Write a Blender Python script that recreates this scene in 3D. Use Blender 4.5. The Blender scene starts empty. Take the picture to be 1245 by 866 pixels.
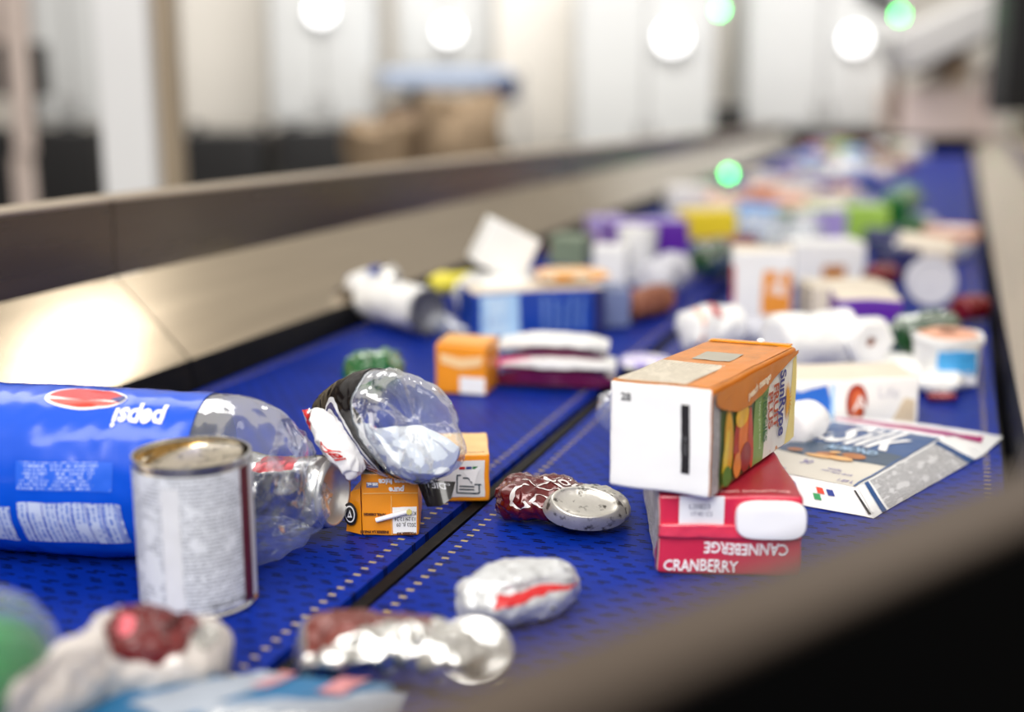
import bpy, bmesh, math, random
from mathutils import Vector, Matrix, noise
from mathutils.geometry import tessellate_polygon
C = bpy.context.scene.collection
PI = math.pi
FL = -1.0          # hall floor, metres below the belt surface (belt surface is z = 0 until the final lift)
LIFT = 1.0
rnd = random.Random(7)

# ------------------------------------------------------------------ camera geometry
FPX = 1520.0; CH = .335
TH = math.atan((433-106)/FPX); PSI = math.atan((1170-622.5)/FPX*math.cos(TH))
FW = Vector((-math.sin(PSI)*math.cos(TH), math.cos(PSI)*math.cos(TH), -math.sin(TH)))
RT = Vector((math.cos(PSI), math.sin(PSI), 0)); UP = RT.cross(FW)
FH = Vector((-math.sin(PSI), math.cos(PSI), 0)); ZZ = Vector((0, 0, 1))
CAM = Vector((0, 0, CH))
def ray(x, y): return RT*((x-622.5)/FPX)+UP*((433-y)/FPX)+FW
def G(x, y, z=0.0):
    d = ray(x, y); return CAM+d*((z-CH)/d.z)
def D(x, y, dep): return CAM+ray(x, y)*dep
def dep(p): return (Vector(p)-CAM).dot(FW)
def mpp(p): return dep(p)/FPX          # metres per pixel at p

# ------------------------------------------------------------------ materials
MT = {}
def nd(nt, t, **k):
    n = nt.nodes.new(t)
    for a, b in k.items(): setattr(n, a, b)
    return n
def mth(nt, op, a, b=None, c=None):
    n = nt.nodes.new('ShaderNodeMath'); n.operation = op
    for i, v in enumerate((a, b, c)):
        if v is None: continue
        if isinstance(v, (int, float)): n.inputs[i].default_value = v
        else: nt.links.new(v, n.inputs[i])
    return n.outputs[0]
def mixc(nt, fac, a, b):
    n = nt.nodes.new('ShaderNodeMix'); n.data_type = 'RGBA'
    for sock, v in ((n.inputs[0], fac), (n.inputs[6], a), (n.inputs[7], b)):
        if isinstance(v, (int, float)): sock.default_value = v
        elif isinstance(v, tuple): sock.default_value = (*v[:3], 1)
        else: nt.links.new(v, sock)
    return n.outputs[2]
def lin(c):
    return tuple(((x/255)/12.92 if x/255 <= .04045 else (((x/255)+.055)/1.055)**2.4) for x in c)
def base(name):
    m = bpy.data.materials.new(name); m.use_nodes = True
    nt = m.node_tree; b = nt.nodes['Principled BSDF']; return m, nt, b
def mat(name, rgb, rough=.45, metal=0, var=.12, vs=60, bump=0, bs=200, emit=0, coat=0, spec=.5, dirt=0):
    """rgb in sRGB 0-255; noise varies the tone, optional dirt specks and bump"""
    if name in MT: return MT[name]
    m, nt, b = base(name); c = lin(rgb)
    tc = nd(nt, 'ShaderNodeTexCoord').outputs['Object']
    n = nd(nt, 'ShaderNodeTexNoise'); n.inputs['Scale'].default_value = vs; n.inputs['Detail'].default_value = 4
    nt.links.new(tc, n.inputs['Vector'])
    lo = tuple(x*(1-var) for x in c); hi = tuple(min(1, x*(1+var)) for x in c)
    col = mixc(nt, n.outputs[0], lo, hi)
    if dirt:
        n2 = nd(nt, 'ShaderNodeTexNoise'); n2.inputs['Scale'].default_value = 130; n2.inputs['Detail'].default_value = 6
        nt.links.new(tc, n2.inputs['Vector'])
        k = mth(nt, 'MULTIPLY', mth(nt, 'SUBTRACT', n2.outputs[0], .56), 9)
        k = mth(nt, 'MINIMUM', mth(nt, 'MAXIMUM', k, 0), dirt)
        col = mixc(nt, k, col, (.035, .028, .02))
    nt.links.new(col, b.inputs['Base Color'])
    b.inputs['Roughness'].default_value = rough; b.inputs['Metallic'].default_value = metal
    b.inputs['Specular IOR Level'].default_value = spec; b.inputs['Coat Weight'].default_value = coat
    b.inputs['Coat Roughness'].default_value = .08
    if emit:
        b.inputs['Emission Color'].default_value = (*c, 1); b.inputs['Emission Strength'].default_value = emit
    if bump:
        nb = nd(nt, 'ShaderNodeTexNoise'); nb.inputs['Scale'].default_value = bs; nb.inputs['Detail'].default_value = 3
        nt.links.new(tc, nb.inputs['Vector'])
        bp = nd(nt, 'ShaderNodeBump'); bp.inputs['Strength'].default_value = bump; bp.inputs['Distance'].default_value = .002
        nt.links.new(nb.outputs[0], bp.inputs['Height']); nt.links.new(bp.outputs[0], b.inputs['Normal'])
    MT[name] = m; return m
def printed(name, rgb, ink, pitch=.0022, cell=900, dens=.48, rough=.5, vert=False, bars=False, coat=0, amount=.75):
    """surface carrying rows of small print; UVs are in metres"""
    if name in MT: return MT[name]
    m, nt, b = base(name); c = lin(rgb); k = lin(ink)
    uv = nd(nt, 'ShaderNodeUVMap').outputs[0]
    sp = nd(nt, 'ShaderNodeSeparateXYZ'); nt.links.new(uv, sp.inputs[0])
    u, v = (sp.outputs[0], sp.outputs[1]) if not vert else (sp.outputs[1], sp.outputs[0])
    r = mth(nt, 'DIVIDE', v, pitch); row = mth(nt, 'FLOOR', r)
    on = mth(nt, 'GREATER_THAN', mth(nt, 'FRACT', r), .42)
    cb = nd(nt, 'ShaderNodeCombineXYZ'); nt.links.new(mth(nt, 'MULTIPLY', u, cell), cb.inputs[0]); nt.links.new(mth(nt, 'MULTIPLY', row, 7.31), cb.inputs[1])
    n = nd(nt, 'ShaderNodeTexNoise'); n.inputs['Scale'].default_value = 1; n.inputs['Detail'].default_value = 1
    nt.links.new(cb.outputs[0], n.inputs['Vector'])
    w = mth(nt, 'GREATER_THAN', n.outputs[0], dens)
    n3 = nd(nt, 'ShaderNodeTexNoise'); n3.inputs['Scale'].default_value = 45; nt.links.new(uv, n3.inputs['Vector'])
    blk = mth(nt, 'GREATER_THAN', n3.outputs[0], .42)
    f = mth(nt, 'MULTIPLY', mth(nt, 'MULTIPLY', on, w), mth(nt, 'MULTIPLY', blk, amount)) if not bars else mth(nt, 'MULTIPLY', on, amount)
    nt.links.new(mixc(nt, f, c, k), b.inputs['Base Color'])
    b.inputs['Roughness'].default_value = rough; b.inputs['Coat Weight'].default_value = coat
    MT[name] = m; return m
def clear(name, tint=(250, 252, 255), op=.10, rough=.06, bump=.5, bs=60, film=(225, 230, 235)):
    """thin clear plastic: see-through film with a glossy skin, more solid towards grazing angles"""
    if name in MT: return MT[name]
    m, nt, b = base(name); nt.nodes.remove(b); out = nt.nodes['Material Output']
    tc = nd(nt, 'ShaderNodeTexCoord').outputs['Object']
    nb = nd(nt, 'ShaderNodeTexNoise'); nb.inputs['Scale'].default_value = bs; nb.inputs['Detail'].default_value = 2; nb.inputs['Distortion'].default_value = .8
    nt.links.new(tc, nb.inputs['Vector'])
    bp = nd(nt, 'ShaderNodeBump'); bp.inputs['Strength'].default_value = bump; bp.inputs['Distance'].default_value = .006
    nt.links.new(nb.outputs[0], bp.inputs['Height'])
    tr = nd(nt, 'ShaderNodeBsdfTransparent'); tr.inputs[0].default_value = (*lin(tint), 1)
    df = nd(nt, 'ShaderNodeBsdfDiffuse'); df.inputs[0].default_value = (*lin(film), 1)
    gl = nd(nt, 'ShaderNodeBsdfGlossy'); gl.inputs['Roughness'].default_value = rough; gl.inputs[0].default_value = (.95, .95, .95, 1)
    for x in (df, gl): nt.links.new(bp.outputs[0], x.inputs['Normal'])
    lw = nd(nt, 'ShaderNodeLayerWeight'); lw.inputs[0].default_value = .35; nt.links.new(bp.outputs[0], lw.inputs['Normal'])
    m1 = nd(nt, 'ShaderNodeMixShader'); nt.links.new(tr.outputs[0], m1.inputs[1]); nt.links.new(df.outputs[0], m1.inputs[2])
    nt.links.new(mth(nt, 'ADD', mth(nt, 'MULTIPLY', lw.outputs['Facing'], op*1.2), op*.6), m1.inputs[0])
    m2 = nd(nt, 'ShaderNodeMixShader'); nt.links.new(m1.outputs[0], m2.inputs[1]); nt.links.new(gl.outputs[0], m2.inputs[2])
    nt.links.new(mth(nt, 'ADD', mth(nt, 'MULTIPLY', lw.outputs['Fresnel'], .42), .012), m2.inputs[0])
    nt.links.new(m2.outputs[0], out.inputs[0])
    MT[name] = m; return m
def belt_mat(name, edges):
    m, nt, b = base(name)
    tc = nd(nt, 'ShaderNodeTexCoord').outputs['Object']
    sp = nd(nt, 'ShaderNodeSeparateXYZ'); nt.links.new(tc, sp.inputs[0]); x, y = sp.outputs[0], sp.outputs[1]
    P = .0125
    yy = mth(nt, 'DIVIDE', y, P); row = mth(nt, 'FLOOR', yy)
    xs = mth(nt, 'ADD', mth(nt, 'DIVIDE', x, .019), mth(nt, 'MULTIPLY', mth(nt, 'MODULO', row, 2), .31))
    st = mth(nt, 'MULTIPLY', mth(nt, 'GREATER_THAN', mth(nt, 'FRACT', xs), .5), .28)
    ln = mth(nt, 'LESS_THAN', mth(nt, 'FRACT', mth(nt, 'ADD', yy, st)), .17)
    n = nd(nt, 'ShaderNodeTexNoise'); n.inputs['Scale'].default_value = 75; nt.links.new(tc, n.inputs['Vector'])
    br = mth(nt, 'GREATER_THAN', n.outputs[0], .47)
    gap = mth(nt, 'MULTIPLY', ln, mth(nt, 'ADD', mth(nt, 'MULTIPLY', br, .55), .45))
    n2 = nd(nt, 'ShaderNodeTexNoise'); n2.inputs['Scale'].default_value = 14; n2.inputs['Detail'].default_value = 5; nt.links.new(tc, n2.inputs['Vector'])
    blue = mixc(nt, n2.outputs[0], (.0012, .013, .165), (.0018, .029, .35))
    col = mixc(nt, gap, blue, (.001, .002, .012))
    yel = None
    for e0, e1 in edges:
        k = mth(nt, 'MULTIPLY', mth(nt, 'GREATER_THAN', x, e0), mth(nt, 'LESS_THAN', x, e1))
        yel = k if yel is None else mth(nt, 'ADD', yel, k)
    yf = mth(nt, 'FRACT', yy)
    yel = mth(nt, 'MULTIPLY', yel, mth(nt, 'MULTIPLY', mth(nt, 'GREATER_THAN', yf, .35), mth(nt, 'LESS_THAN', yf, .58)))
    col = mixc(nt, mth(nt, 'MULTIPLY', yel, .7), col, (.62, .47, .04))
    nt.links.new(col, b.inputs['Base Color'])
    rr = mth(nt, 'ADD', mth(nt, 'MULTIPLY', n2.outputs[0], .25), .30); nt.links.new(rr, b.inputs['Roughness'])
    b.inputs['Specular IOR Level'].default_value = .11
    bp = nd(nt, 'ShaderNodeBump'); bp.inputs['Strength'].default_value = .6; bp.inputs['Distance'].default_value = .001
    nt.links.new(mth(nt, 'SUBTRACT', 1, ln), bp.inputs['Height']); nt.links.new(bp.outputs[0], b.inputs['Normal'])
    return m
def steel(name, rgb, r0=.18, r1=.42, stretch=(1, .05, 1), scale=40):
    m, nt, b = base(name); c = lin(rgb)
    tc = nd(nt, 'ShaderNodeTexCoord').outputs['Object']
    mp = nd(nt, 'ShaderNodeMapping'); mp.inputs['Scale'].default_value = stretch; nt.links.new(tc, mp.inputs[0])
    n = nd(nt, 'ShaderNodeTexNoise'); n.inputs['Scale'].default_value = scale; n.inputs['Detail'].default_value = 6; nt.links.new(mp.outputs[0], n.inputs['Vector'])
    nt.links.new(mixc(nt, n.outputs[0], tuple(x*.8 for x in c), tuple(min(1, x*1.15) for x in c)), b.inputs['Base Color'])
    nt.links.new(mth(nt, 'ADD', mth(nt, 'MULTIPLY', n.outputs[0], r1-r0), r0), b.inputs['Roughness'])
    b.inputs['Metallic'].default_value = 1
    return m

# ------------------------------------------------------------------ mesh builder
class MB:
    def __init__(s): s.v = []; s.f = []; s.m = []; s.uv = []; s.mats = []; s.us = (1, 1)
    def mi(s, m):
        if m not in s.mats: s.mats.append(m)
        return s.mats.index(m)
    def add(s, vs, fs, m, uvs=None):
        o = len(s.v); s.v += [Vector(v) for v in vs]; s.uv += (list(uvs) if uvs else [(v[0], v[1]) for v in vs])
        for i, f in enumerate(fs):
            s.f.append(tuple(o+k for k in f)); s.m.append(s.mi(m[i] if isinstance(m, list) else m))
        return s
    def box(s, c, d, m, M=None, r=0):
        return s.rbox(c, d, r, 2 if not r else 5, {None: m}, M)
    def rbox(s, c, d, r, n, mats, M=None, bulge=0):
        """box centred at c with rounded edges; mats by face key '+x' ... or None default"""
        c = Vector(c); hx, hy, hz = d[0]/2, d[1]/2, d[2]/2; h = (hx, hy, hz)
        for ax in range(3):
            for sg in (-1, 1):
                key = ('+' if sg > 0 else '-')+'xyz'[ax]; a, b_ = [(1, 2), (0, 2), (0, 1)][ax]
                mm = mats.get(key, mats.get(None))
                def coords(hh):
                    if r <= 0 or n < 4: return [hh*(-1+2*i/(n-1)) for i in range(n)]
                    k = [-hh, -hh+r*.3, -hh+r*.7]
                    inner = [-hh+r+(2*hh-2*r)*i/(n-1) for i in range(n)]
                    return k+inner+[-x for x in reversed(k)]
                U = coords(h[a]); V = coords(h[b_]); vs = []; uvs = []
                for vv in V:
                    for uu in U:
                        p = [0, 0, 0]; p[ax] = sg*h[ax]; p[a] = uu; p[b_] = vv; p = Vector(p)
                        if r > 0:
                            q = Vector([max(-h[i]+r, min(h[i]-r, p[i])) for i in range(3)]); e = p-q
                            if e.length > 1e-9: p = q+e.normalized()*r
                        if bulge:
                            p[ax] += sg*bulge*math.cos(uu/h[a]*PI/2)*math.cos(vv/h[b_]*PI/2)
                        vs.append(p+c); uvs.append((uu+h[a], vv+h[b_]))
                nu = len(U); fs = []
                flip = (sg > 0) ^ (ax == 1)
                for j in range(len(V)-1):
                    for i in range(nu-1):
                        q = (j*nu+i, j*nu+i+1, (j+1)*nu+i+1, (j+1)*nu+i)
                        fs.append(q if flip else q[::-1])
                if M is not None: vs = [M @ v for v in vs]
                s.add(vs, fs, mm, uvs)
        return s
    def lathe(s, prof, m, n=32, M=None, mod=None):
        """prof: list of (r, z[, material])"""
        vs = []; uvs = []; fs = []; ms = []
        for j, p in enumerate(prof):
            for i in range(n+1):
                a = 2*PI*i/n; r = p[0]*(mod(a, j) if mod else 1)
                vs.append(Vector((r*math.cos(a), r*math.sin(a), p[1]))); uvs.append((a*max(p[0], .01), p[1]))
        for j in range(len(prof)-1):
            mm = prof[j][2] if len(prof[j]) > 2 else m
            for i in range(n):
                k = j*(n+1)+i; fs.append((k, k+1, k+n+2, k+n+1)); ms.append(mm)
        if M is not None: vs = [M @ v for v in vs]
        return s.add(vs, fs, ms, uvs)
    def tube(s, pts, r, m, n=10, cap=True):
        pts = [Vector(p) for p in pts]; vs = []; fs = []
        for j, p in enumerate(pts):
            t = (pts[min(j+1, len(pts)-1)]-pts[max(j-1, 0)]).normalized()
            u = t.cross(ZZ if abs(t.z) < .9 else Vector((1, 0, 0))).normalized(); w = t.cross(u)
            rr = r[j] if isinstance(r, (list, tuple)) else r
            for i in range(n):
                a = 2*PI*i/n; vs.append(p+u*rr*math.cos(a)+w*rr*math.sin(a))
        for j in range(len(pts)-1):
            for i in range(n): fs.append((j*n+i, j*n+(i+1) % n, (j+1)*n+(i+1) % n, (j+1)*n+i))
        if cap: fs.append(tuple(range(n))); fs.append(tuple(range((len(pts)-1)*n, len(pts)*n))[::-1])
        return s.add(vs, fs, m)
    # flat artwork laid on a surface through mapf(u, v) -> point
    def art(s, pts2, tris, mapf, m, maxlen=.004, uvo=(0, 0)):
        bm = bmesh.new(); vv = [bm.verts.new((p[0], p[1], 0)) for p in pts2]
        for t in tris:
            try: bm.faces.new([vv[i] for i in t])
            except ValueError: pass
        for _ in range(5):
            es = [e for e in bm.edges if e.calc_length() > maxlen]
            if not es: break
            bmesh.ops.subdivide_edges(bm, edges=es, cuts=1); bmesh.ops.triangulate(bm, faces=bm.faces[:])
        bm.verts.index_update()
        s.add([mapf(v.co.x, v.co.y) for v in bm.verts], [tuple(v.index for v in f.verts) for f in bm.faces], m, [(v.co.x*s.us[0], v.co.y*s.us[1]) for v in bm.verts]); bm.free()
    def poly(s, pts, mapf, m, maxlen=.006):
        t = tessellate_polygon([[Vector((p[0], p[1], 0)) for p in pts]]); s.art(pts, t, mapf, m, maxlen); return s
    def rect(s, u0, v0, u1, v1, mapf, m, maxlen=.006): return s.poly([(u0, v0), (u1, v0), (u1, v1), (u0, v1)], mapf, m, maxlen)
    def disc(s, u, v, a, b, mapf, m, n=28, rot=0, maxlen=.006):
        return s.poly([(u+a*math.cos(2*PI*i/n)*math.cos(rot)-b*math.sin(2*PI*i/n)*math.sin(rot), v+a*math.cos(2*PI*i/n)*math.sin(rot)+b*math.sin(2*PI*i/n)*math.cos(rot)) for i in range(n)], mapf, m, maxlen)
    def stroke(s, pts, w, mapf, m, smooth=True, maxlen=.004):
        P = [Vector((p[0], p[1])) for p in pts]
        if smooth and len(P) > 2:
            Q = []
            for i in range(len(P)-1):
                a, b_, c, d = P[max(i-1, 0)], P[i], P[i+1], P[min(i+2, len(P)-1)]
                for k in range(8):
                    t = k/8; Q.append(.5*((2*b_)+(c-a)*t+(2*a-5*b_+4*c-d)*t*t+(3*b_-a-3*c+d)*t**3))
            Q.append(P[-1]); P = Q
        vs = []
        for i, p in enumerate(P):
            t = (P[min(i+1, len(P)-1)]-P[max(i-1, 0)]).normalized(); nn = Vector((-t.y, t.x))
            ww = w[min(int(i/(len(P)-1)*(len(w)-1)+.5), len(w)-1)] if isinstance(w, (list, tuple)) else w
            vs += [p+nn*ww/2, p-nn*ww/2]
        tr = []
        for i in range(len(P)-1): tr += [(2*i, 2*i+1, 2*i+3), (2*i, 2*i+3, 2*i+2)]
        s.art(vs, tr, mapf, m, maxlen); return s
    def text(s, txt, size, mapf, m, at=(0, 0), rot=0, shear=0, sx=1, bold=0, align='LEFT', maxlen=.004, spacing=1):
        cu = bpy.data.curves.new('t', 'FONT'); cu.body = txt; cu.size = size; cu.shear = shear; cu.align_x = align
        cu.offset = bold; cu.resolution_u = 3; cu.space_character = spacing
        ob = bpy.data.objects.new('t', cu); C.objects.link(ob); bpy.context.view_layer.update()
        me = bpy.data.meshes.new_from_object(ob.evaluated_get(bpy.context.evaluated_depsgraph_get()))
        cr, sr = math.cos(rot), math.sin(rot)
        pts = [((v.co.x*sx)*cr-v.co.y*sr+at[0], (v.co.x*sx)*sr+v.co.y*cr+at[1]) for v in me.vertices]
        tr = [tuple(p.vertices) for p in me.polygons]
        bpy.data.objects.remove(ob); bpy.data.curves.remove(cu); bpy.data.meshes.remove(me)
        s.art(pts, tr, mapf, m, maxlen); return s
    def deform(s, fn): s.v = [fn(v) for v in s.v]; return s
    def build(s, name, parent=None, loc=None, ang=35, flat=False):
        me = bpy.data.meshes.new(name); off = Vector(loc) if loc is not None else (parent['_o'] if parent is not None and '_o' in parent else None)
        vs = [v-Vector(off) for v in s.v] if off is not None else s.v
        me.from_pydata([tuple(v) for v in vs], [], s.f)
        for m in s.mats: me.materials.append(m)
        me.polygons.foreach_set('material_index', s.m)
        ul = me.uv_layers.new(name='UVMap')
        ul.data.foreach_set('uv', [c for l in me.loops for c in s.uv[l.vertex_index]])
        bm = bmesh.new(); bm.from_mesh(me); bmesh.ops.remove_doubles(bm, verts=bm.verts[:], dist=1e-6); bm.to_mesh(me); bm.free()
        if not flat:
            me.shade_smooth(); me.set_sharp_from_angle(angle=math.radians(ang))
        o = bpy.data.objects.new(name, me); C.objects.link(o)
        if loc is not None and parent is None: o.location = loc
        if parent is not None: o.parent = parent
        return o

def tag(o, label=None, cat=None, group=None, kind=None):
    for k, v in (('label', label), ('category', cat), ('group', group), ('kind', kind)):
        if v: o[k] = v
    return o
def thing(name, label, cat, loc, rz=0, group=None, world=False):
    """Empty at the thing's base; world=True means its parts are modelled in world metres around loc"""
    o = bpy.data.objects.new(name, None); C.objects.link(o); o.location = loc; o.rotation_euler = (0, 0, rz); o.empty_display_size = .02
    tag(o, label, cat, group)
    if world: o['_o'] = tuple(loc)
    return o
def nz(p, f, seed=0): return noise.noise(Vector(p)*f+Vector((seed*13.7, seed*5.1, seed*2.3)))
def ridge(p, f, seed=0): return 1-2*abs(nz(p, f, seed))
def crumple(amp, f=30, seed=0, fine=.35):
    def fn(v):
        d = Vector((nz(v, f, seed), nz(v, f, seed+1), nz(v, f, seed+2)))*amp
        e = Vector((ridge(v, f*2.3, seed+3)-.5, ridge(v, f*2.3, seed+4)-.5, ridge(v, f*2.3, seed+5)-.5))*amp*fine
        return v+d+e
    return fn

class Loft:
    """tube through elliptic sections (centre, semi-axis A, semi-axis B), smooth along its length"""
    def __init__(s, secs, mod=None, post=None):
        s.s = [tuple(Vector(x) for x in q) for q in secs]; s.mod = mod; s.post = post
        s.L = sum((s.s[i+1][0]-s.s[i][0]).length for i in range(len(s.s)-1))
    def sec(s, t):
        n = len(s.s)-1; t = max(0, min(1, t))*n; i = min(int(t), n-1); t -= i; out = []
        for k in range(3):
            a, b, c, d = s.s[max(i-1, 0)][k], s.s[i][k], s.s[i+1][k], s.s[min(i+2, n)][k]
            out.append(.5*((2*b)+(c-a)*t+(2*a-5*b+4*c-d)*t*t+(3*b-a-3*c+d)*t**3))
        return out
    def at(s, d):
        """parameter t at d metres from the start"""
        if not hasattr(s, 'tab'):
            s.tab = [0]; a = s.sec(0)[0]
            for i in range(1, 201): b = s.sec(i/200)[0]; s.tab.append(s.tab[-1]+(b-a).length); a = b
        d = max(0, min(s.tab[-1]-1e-9, d)); i = next(i for i in range(200) if s.tab[i+1] > d)
        return (i+(d-s.tab[i])/max(1e-9, s.tab[i+1]-s.tab[i]))/200
    def pt(s, th, t, e=0):
        c, a, b = s.sec(t); r = s.mod(th, t) if s.mod else 1
        v = a*math.cos(th)*r+b*math.sin(th)*r
        p = c+v
        if s.post: p = s.post(p, th, t)
        return p+v.normalized()*e
    def mapf(s, th0, t0, e=.0004, su=1, sv=1, r=None):
        """u runs along the length, v around"""
        rr = r or (s.sec(t0)[1].length+s.sec(t0)[2].length)/2
        return lambda u, v: s.pt(th0+sv*v/rr, t0+su*u/s.L, e)
    def skin(s, mb, m, nu=40, nv=48, t0=0, t1=1, e=0, th0=0, th1=2*PI):
        vs = []; uvs = []; fs = []; ms = []
        R = (s.sec(.5)[1].length+s.sec(.5)[2].length)/2
        for j in range(nu+1):
            t = t0+(t1-t0)*j/nu
            for i in range(nv+1):
                th = th0+(th1-th0)*i/nv; vs.append(s.pt(th, t, e)); uvs.append((t*s.L, th*R))
        for j in range(nu):
            for i in range(nv):
                k = j*(nv+1)+i; fs.append((k, k+nv+1, k+nv+2, k+1))
                ms.append(m((th0+(th1-th0)*(i+.5)/nv), t0+(t1-t0)*(j+.5)/nu) if callable(m) else m)
        mb.add(vs, fs, ms, uvs); return mb
    def cap(s, mb, m, end=1, rings=((1, 0), (0, 0)), nv=48, mod=None):
        """rings: (scale, offset outwards[, material])"""
        c, a, b = s.sec(end); nrm = a.cross(b).normalized(); d = (s.sec(1)[0]-s.sec(.97)[0]) if end else (s.sec(0)[0]-s.sec(.03)[0])
        if nrm.dot(d) < 0: nrm = -nrm
        vs = []; fs = []; ms = []; uvs = []
        for j, q in enumerate(rings):
            for i in range(nv+1):
                th = 2*PI*i/nv; p = s.pt(th, end); k = mod(th, j) if mod else (1, 0)
                vs.append(c+(p-c)*q[0]*k[0]+nrm*(q[1]+k[1])); uvs.append((q[0]*math.cos(th)*.03, q[0]*math.sin(th)*.03))
        for j in range(len(rings)-1):
            for i in range(nv):
                k = j*(nv+1)+i; f = (k, k+nv+1, k+nv+2, k+1); fs.append(f if end else f[::-1]); ms.append(rings[j][2] if len(rings[j]) > 2 else m)
        mb.add(vs, fs, ms, uvs); return mb
CAN_END = ((1, 0), (.95, .003), (.88, .004), (.84, .001), (.80, -.004), (.55, -.008), (.25, -.010), (0, -.011))
LID_END = ((1, 0), (.93, .004), (.88, .005), (.85, .002), (.84, -.001), (.4, -.001), (0, -.001))
# ------------------------------------------------------------------ setting
m_floor = mat('hall_floor', (62, 60, 60), .6, var=.3, vs=2)  # toned dark to stand in for shade under the cabinets
m_wall = mat('hall_wall', (232, 226, 216), .8, var=.04, vs=1.5)
def struct(name, mb, **k): return tag(mb.build(name, **k), kind='structure')
struct('floor', MB().box((-2, 4, FL-.05), (30, 30, .1), m_floor))
# back wall square to the camera's heading
Wc = Vector((0, 0, 0))+FH*11.0
Mw = Matrix.Translation(Wc) @ Matrix.Rotation(PSI, 4, 'Z')
struct('wall_back', MB().box((0, .1, 1.3), (24, .2, 4.6), m_wall, Mw))

# ------------------------------------------------------------------ conveyor
XL0, XL1, XR0, XR1 = -.790, -.364, -.344, .058
Y0, Y1 = -.6, 6.95
m_beltL = belt_mat('blue_belt_left', [(XL1-.016, XL1-.0105), (XL0+.010, XL0+.0155)])
m_beltR = belt_mat('blue_belt_right', [(XR0+.0105, XR0+.016), (XR1-.016, XR1-.0105)])
m_black = mat('black_rubber', (7, 7, 9), .5, var=.3, vs=200, dirt=.2, spec=.15)
m_dark = mat('dark_machine_paint', (26, 25, 26), .5, var=.3, vs=5)
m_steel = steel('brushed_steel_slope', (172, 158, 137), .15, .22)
m_steelv = steel('brushed_steel_dimmed', (104, 94, 84), .22, .34); m_steelv.node_tree.nodes['Principled BSDF'].inputs['Metallic'].default_value = .8  # same stainless as the slope; dark surroundings it mirrors put into the colour
m_steelr = steel('worn_steel_right', (196, 184, 170), .4, .6)
m_lip = steel('steel_lip', (205, 190, 170), .3, .5)
tag(MB().box(((XL0+XL1)/2, (Y0+Y1)/2, -.008), (XL1-XL0, Y1-Y0, .016), m_beltL).build('conveyor_belt', loc=((XL0+XL1)/2*0, 0, 0), flat=True), 'blue modular plastic belt lane on the left of the black divider strip', 'conveyor belt', 'moving belt lanes')
tag(MB().box(((XR0+XR1)/2, (Y0+Y1)/2, -.008), (XR1-XR0, Y1-Y0, .016), m_beltR).build('conveyor_belt', loc=(0, 0, 0), flat=True), 'blue modular plastic belt lane on the right of the black divider strip', 'conveyor belt', 'moving belt lanes')
t = thing('divider_strip', 'narrow black divider strip running between the two blue belt lanes', 'divider strip', (-.354, 0, -.016))
MB().box((0, (Y0+Y1)/2, .007), (.010, Y1-Y0, .014), m_black).build('raised_rib', t, flat=True)
MB().box((0, (Y0+Y1)/2, .002), (.0198, Y1-Y0, .004), m_black).build('base_strip', t, flat=True)
t = thing('conveyor', 'dark steel conveyor frame under the blue belts', 'conveyor frame', (-.366, 0, FL))
MB().box((0, 3.2, .90), (.86, 7.5, .12), m_dark).build('belt_bed', t, flat=True)
for yy in (-.3, 1.9, 4.1, 6.3):
    for sx in (-1, 1): MB().box((sx*.36, yy, .42), (.07, .07, .84), m_dark).build('leg', t, flat=True)

def strip(prof0, prof1, y0, y1, th, m, nseg=1):
    """sheet with thickness following a cross-section profile [(x, z)...], from y0 to y1"""
    mb = MB(); n = len(prof0)
    def off(pr):
        out = []
        for i in range(n):
            a = Vector(pr[max(i-1, 0)]); b = Vector(pr[min(i+1, n-1)]); d = (b-a).normalized(); out.append((pr[i][0]-d.y*th, pr[i][1]+d.x*th))
        return out
    vs = []
    for pr, y in ((prof0, y0), (prof1, y1)):
        for x, z in pr: vs.append((x, y, z))
        for x, z in off(pr): vs.append((x, y, z))
    fs = []; k = 2*n
    for i in range(n-1):
        fs += [(i, i+1, k+i+1, k+i), (n+i+1, n+i, k+n+i, k+n+i+1), (i+1, i, n+i, n+i+1), (k+i, k+i+1, k+n+i+1, k+n+i)]
    fs += [(0, k, k+n, n), (n-1, 2*n-1, k+2*n-1, k+n-1)]
    mb.add(vs, fs, m, [(v[1], v[2]) for v in vs]); return mb
def hz(y): return max(0, min(1, (y-1.0)/5.85))
def ztop(y): return .214-.079*hz(y)
def zmid(y): return .124-.020*hz(y)
JY = [-.6, 1.181, 2.95, 4.9, 6.9]
pos_l = ['nearest the camera, behind the big blue bottle', 'second along, beyond the first joint', 'third along, beside the heaped cartons', 'farthest, running to the end of the belt']
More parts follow.
